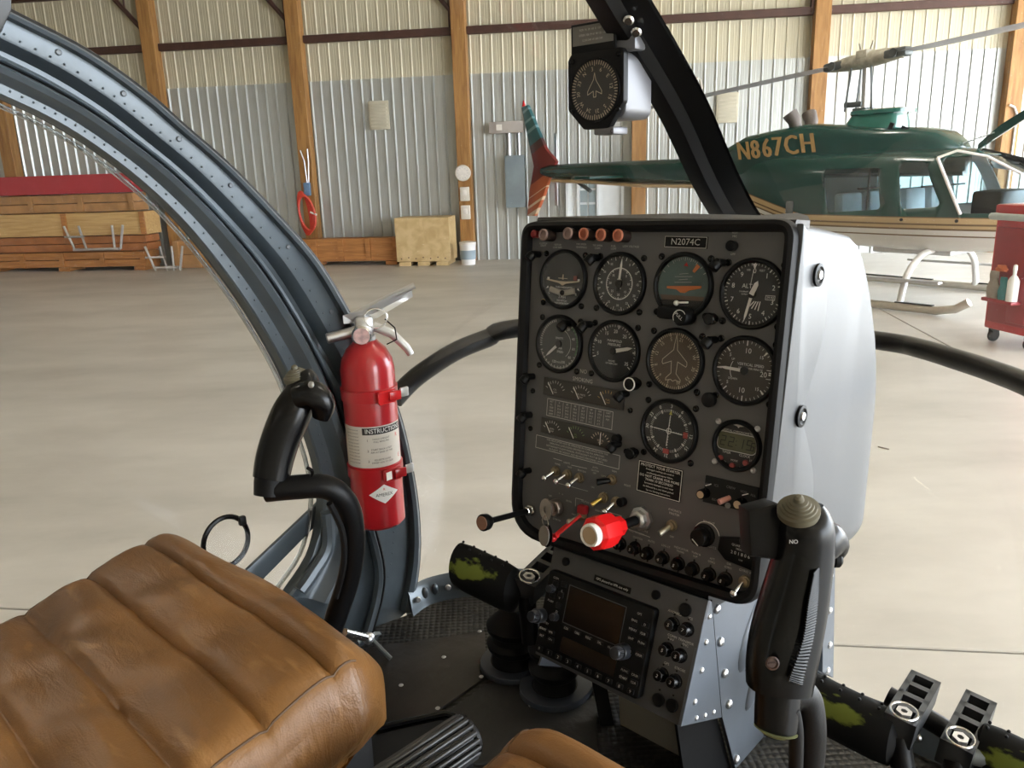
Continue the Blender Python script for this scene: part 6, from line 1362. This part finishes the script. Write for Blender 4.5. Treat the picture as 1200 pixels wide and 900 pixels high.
for p, r1, r2, h in (((0.0428,-0.1105), .0105, .0078, .026), ((-0.0997,-0.1114), .0105, .0075, .026), (RP(-.87, .58), .006, .005, .010), (RP(-.70, -.02), .006, .005, .010)):
    kn = MB(CON).lathe([(.001, 0), (r1, 0), (r1, h*.5), (r1*.95, h*.53), (r2, h*.55), (r2, h*.95), (r2*.9, h), (.001, h)], T(p[0], p[1], .012), 24).build('tuning_knob', mat('blue black knob', (.02, .023, .030), .35, var=.1), ro)
    if h > .02:
        b = MB(CON)
        for k in range(20): a = 2*pi*k/20; b.box(((r2+.0002)*cos(a), (r2+.0002)*sin(a), .012+h*.75), (.0008, .0008, h*.35), T(p[0], p[1], 0) @ RZ(0))
        b.build('knurl', mat('grey bezel'), kn, smooth=False)
for i, (p, t_) in enumerate((((0.1096,-0.0339), ''), ((0.0976,-0.0568), '5'), ((0.1178,-0.0563), '7'), ((0.0962,-0.0899), '5'), ((0.1156,-0.0906), '5'), ((0.096,-0.1228), '2'), ((0.1155,-0.1236), '3'), ((0.0976,-0.1551), ''), ((0.1174,-0.1541), ''))):
    if t_:
        o = MB(CON).lathe([(.001, 0), (.0092, 0), (.0092, .0035), (.0078, .0045), (.0070, .013), (.006, .0145), (.001, .0145)], T(p[0], p[1], 0), 18).build('circuit_breaker', blkgl, rc)
        MB(CON).text(t_, PT((p[0], p[1]), .0148, .2), .0062).build('rating', faint, o, smooth=False)
        MB(CON).lathe([(.0062, .0131), (.0068, .0131), (.0068, .0138), (.0062, .0138), (.0062, .0131)], T(p[0], p[1], 0), 18).build('ring_mark', mat('grey bezel'), o)
    else:
        MB(CON).lathe([(.001, 0), (.0085, 0), (.0085, .0025), (.007, .0035), (.001, .003)], T(p[0], p[1], 0), 20).build('plate_plug', blk, rc)
    MB(CON).cyl((p[0]-.001, p[1]+.0125, 0), (0, 0, 1), .0014, .001, 8).build('guide_dot', blk, rc)
b = MB(CON)
for t_, p in (('AVIONICS', (0.0962,-0.0423)), ('ICS', (0.119,-0.0422)), ('COMM', (0.099,-0.0719)), ('NAV', (0.0981,-0.0761)), ('TRANSPDR', (0.1188,-0.0719)), ('ENC', (0.1191,-0.0761)), ('GPS', (0.0988,-0.1075)), ('STROBE', (0.1182,-0.1077))): b.text(t_, PT(p, .0006), .0044)
b.build('breaker_legends', faint, rc, smooth=False)
# pedestal body in panel side coordinates: x forward (depth), y up, z to the right
def pside(*pp): return [tuple(p) for p in pp]
UR_ = -.020; SD = PANEL @ fr((UR_, 0, 0), (0, 0, -1), (0, 1, 0), (1, 0, 0))
A_ = pside((0.0053,-0.3828), (0.0173,-0.3885), (0.0828,-0.5724), (-0.032,-0.5384))
MB(SD).prism(A_, -.003, .0015, bev=.0006).build('side_gusset', sidegrey, rc, smooth=False)
B_ = pside((0.0138,-0.3818), (0.4131,-0.4053), (0.4807,-0.6536), (0.4977,-0.7572), (0.5033,-0.851), (0.2902,-0.8336), (0.1471,-0.6848), (0.0828,-0.5724))
MB(SD).prism(B_, -.004, -.001, bev=.0006).build('side_panel', sidegrey, rc, smooth=False)
for c_, dims, a in (((0.1553,-0.4695), (.028, .062), -.5), ((0.1877,-0.548), (.020, .055), -.5), ((0.2662,-0.6782), (.034, .070), -.4), ((0.3226,-0.5967), (.03, .08), -.4)):
    MB(SD).ball((0, 0, 0), 1, 10, T(c_[0], c_[1], -.001) @ RZ(a) @ Matrix.Diagonal((dims[0], dims[1], .007, 1))).build('embossed_bead', sidegrey, rc)
MB(SD).tube([(*p, .0008) for p in pside((0.0145,-0.3854), (0.0802,-0.5713), (0.1471,-0.6848))], .0011, 6).build('panel_seam', rubber, rc)
pf = pside((0.3633,-0.4152), (0.4132,-0.417), (0.4818,-0.6572), (0.4234,-0.6253))
MB(SD).prism(pf, -.001, .010, bev=.001).build('rear_flange', sidegrey, rc, smooth=False)
for p in ((0.0122,-0.4064), (0.0103,-0.4401), (0.0067,-0.477), (-0.0028,-0.5166)): MB(SD).ball((p[0], p[1], .0015), .0042, 6, sc=(1, 1, .7)).build('rivet', alu, rc)
for p in ((0.0064,-0.5426), (0.0294,-0.5483), (0.053,-0.5529)): MB(SD).ball((p[0], p[1], .0015), .0036, 6, sc=(1, 1, .7)).build('rivet', alu, rc)
for p in ((0.0335,-0.4029), (0.0533,-0.4541), (0.076,-0.5066), (0.0996,-0.5602), (0.1451,-0.6638)):
    q = p; MB(SD).ball((q[0], q[1], .0), .0068, 8, sc=(1, 1, .7)).build('bolt_head', alu, rc)
for p in ((0.4017,-0.4492), (0.4184,-0.5144), (0.4393,-0.5815), (0.447,-0.6305)): MB(SD).ball((p[0], p[1], .010), .0062, 8, sc=(1, 1, .7)).build('bolt_head', alu, rc)
# left side, front apron below the plate, dark strut
SDL = PANEL @ fr((-.262, 0, 0), (0, 0, -1), (0, 1, 0), (1, 0, 0))
MB(SDL).prism([(-.02, -.56), (.05, -.40), (.40, -.42), (.44, -.55), (.46, -.68), (.20, -.68), (.08, -.60)], -.001, .002).build('left_side_panel', sidegrey, rc, smooth=False)
pc0 = PANEL
MB(CK).loft([[Vector(p)+Vector((d, 0, 0)) for p in ((0.875,0.6217,0.8238), (0.875,0.4547,0.8191), (0.875,0.4576,0.6801), (0.875,0.6023,0.5891))] for d in (0, .006)]).build('front_apron', mat('grey beige sheet', (.26, .25, .22), .5, .1, var=.1), rc)
MB(CK).tube([(0.866,0.6542,0.838), (0.866,0.6362,0.7537), (0.866,0.6112,0.6476)], .015, 4).build('front_strut', blk, rc)
MB(SD).prism(pside((-0.0249,-0.5437), (0.0831,-0.5738), (0.15,-0.6861), (0.2222,-0.7983), (0.0369,-0.7021)), -.012, -.008).build('void_shade', blk, rc, smooth=False)  # black sheet stands in for the shaded void below the console

# ================================================================== MAGNETIC COMPASS
CP = CK @ T((0.8363,0.6284,1.6933)) @ RZ(.03)           # x forward, y left, z up
mc = thing('magnetic_compass', 'black faced magnetic compass with grey case hanging from the canopy bow', 'compass', CP)
CF = CP @ fr((0, 0, 0), (0, -1, 0), (0, 0, 1), (-1, 0, 0))    # x right, y up, z towards the pilot
w2, h2 = .042, .0455
oct_ = [(-w2+.006, h2), (w2-.004, h2), (w2, h2-.006), (w2, -h2+.030), (w2-.022, -h2), (-w2+.024, -h2), (-w2, -h2+.024), (-w2, h2-.008)]
MB(CF).prism(rpoly(oct_, .006), -.004, .005, bev=.002).build('face_plate', blk, mc)
MB(CF).prism(rrect(.072, .078, .012, 5, .004, .004), -.060, -.004, bev=.006).build('case', mat('grey case', (.13, .13, .14), .38, .3, var=.06), mc)
MB(CF).lathe([(.035, .005), (.0375, .005), (.0375, .0075), (.035, .0075), (.035, .005)], I4, 40).build('bezel_ring', blk, mc)
MB(CF).lathe([(.001, .0048), (.035, .0048), (.035, .0054), (.001, .0054)], I4, 40).build('dial', mat('compass dial', (.014, .012, .011), .5), mc)
b = MB(CF)
for k in range(60):
    a = 6*k; b.line([pol((0, 0), .0345, a), pol((0, 0), .030 if k % 5 else .0285, a)], .0009, z=.0058)
for k, t_ in enumerate(('N', '3', '6', 'E', '12', '15', 'S', '21', '24', 'W', '30', '33')): b.text(t_, PT(pol((0, 0), .0245, 30*k-38), .0058, rad(30*k-38)), .0068)
pl2 = [(0, .020), (.0018, .012), (.0105, -.001), (.0105, -.005), (.002, -.001), (.0018, -.008)]; pl2 = pl2+[(-x, y) for x, y in pl2[::-1]][:-1]
b.line(pl2, .0008, closed=True, z=.0058); b.build('markings', cream, mc, smooth=False)
MB(CF).lathe([(.001, .0062), (.0348, .0062), (.0348, .0066), (.001, .0066)], I4, 40).build('glass', glassd, mc, smooth=False)
for x, y in ((-.034, .036), (.034, .038), (-.034, -.022), (.034, -.024)): MB(CF).lathe([(.001, .005), (.0032, .005), (.0032, .0062), (.001, .0068)], T(x, y, 0), 12).build('screw', blkgl, mc)
co = MB(CF).box((-.003, h2+.016, .0035), (.066, .034, .002), bev=.0005).build('deviation_card_holder', blk, mc)
MB(CF).box((-.003, h2+.019, .005), (.060, .022, .0005)).build('card', mat('grey card', (.15, .145, .135), .6, var=.06), co, smooth=False)
b = MB(CF); b.text('FOR  N  30  60  E  120  150', PT((-.003, h2+.025), .0056), .0034); b.text('STEER 358 29 61 90 121 150', PT((-.003, h2+.019), .0056), .0034); b.text('S 210 240 W 300 330', PT((-.003, h2+.013), .0056), .0034); b.build('card_lettering', faint, co, smooth=False)
br = CP.inverted() @ CK @ Vector((0.9763,0.6582,1.7637))
MB(CP).box((.016, -.022, .052), (.024, .060, .020), bev=.003).build('mounting_bracket', mat('grey case'), mc)
MB(CP).tube([(.030, -.05, .056), tuple(br)], .007, 8).build('bracket_arm', blk, mc)
MB(CF).box((.012, -h2-.003, -.012), (.030, .009, .032), bev=.002).build('lamp_housing', mat('grey case'), mc)
MB(CF).text('C', PT((.024, -h2-.004), .0045), .006).build('lamp_lettering', blk, mc, smooth=False)
# white cord tied at the canopy bow
cw = MB(CK).tube(spline([(1.0365,0.6066,1.7176), (1.0311,0.6085,1.7074), (1.0311,0.6012,1.689), (1.0503,0.6006,1.6624), (1.0757,0.5921,1.6321), (1.0889,0.5848,1.6105), (1.0926,0.5738,1.5923)], 24), .0017, 6).tube(spline([(1.0384,0.6037,1.7152), (1.0373,0.5999,1.7025), (1.0311,0.6012,1.689)], 8), .0015, 6).build('cord', mat('off white cord', (.55, .50, .42), .8, var=.1), base=CK @ T((1.0503,0.6006,1.6624)), label='loose off-white cord dangling along the right side of the canopy bow', cat='cord')
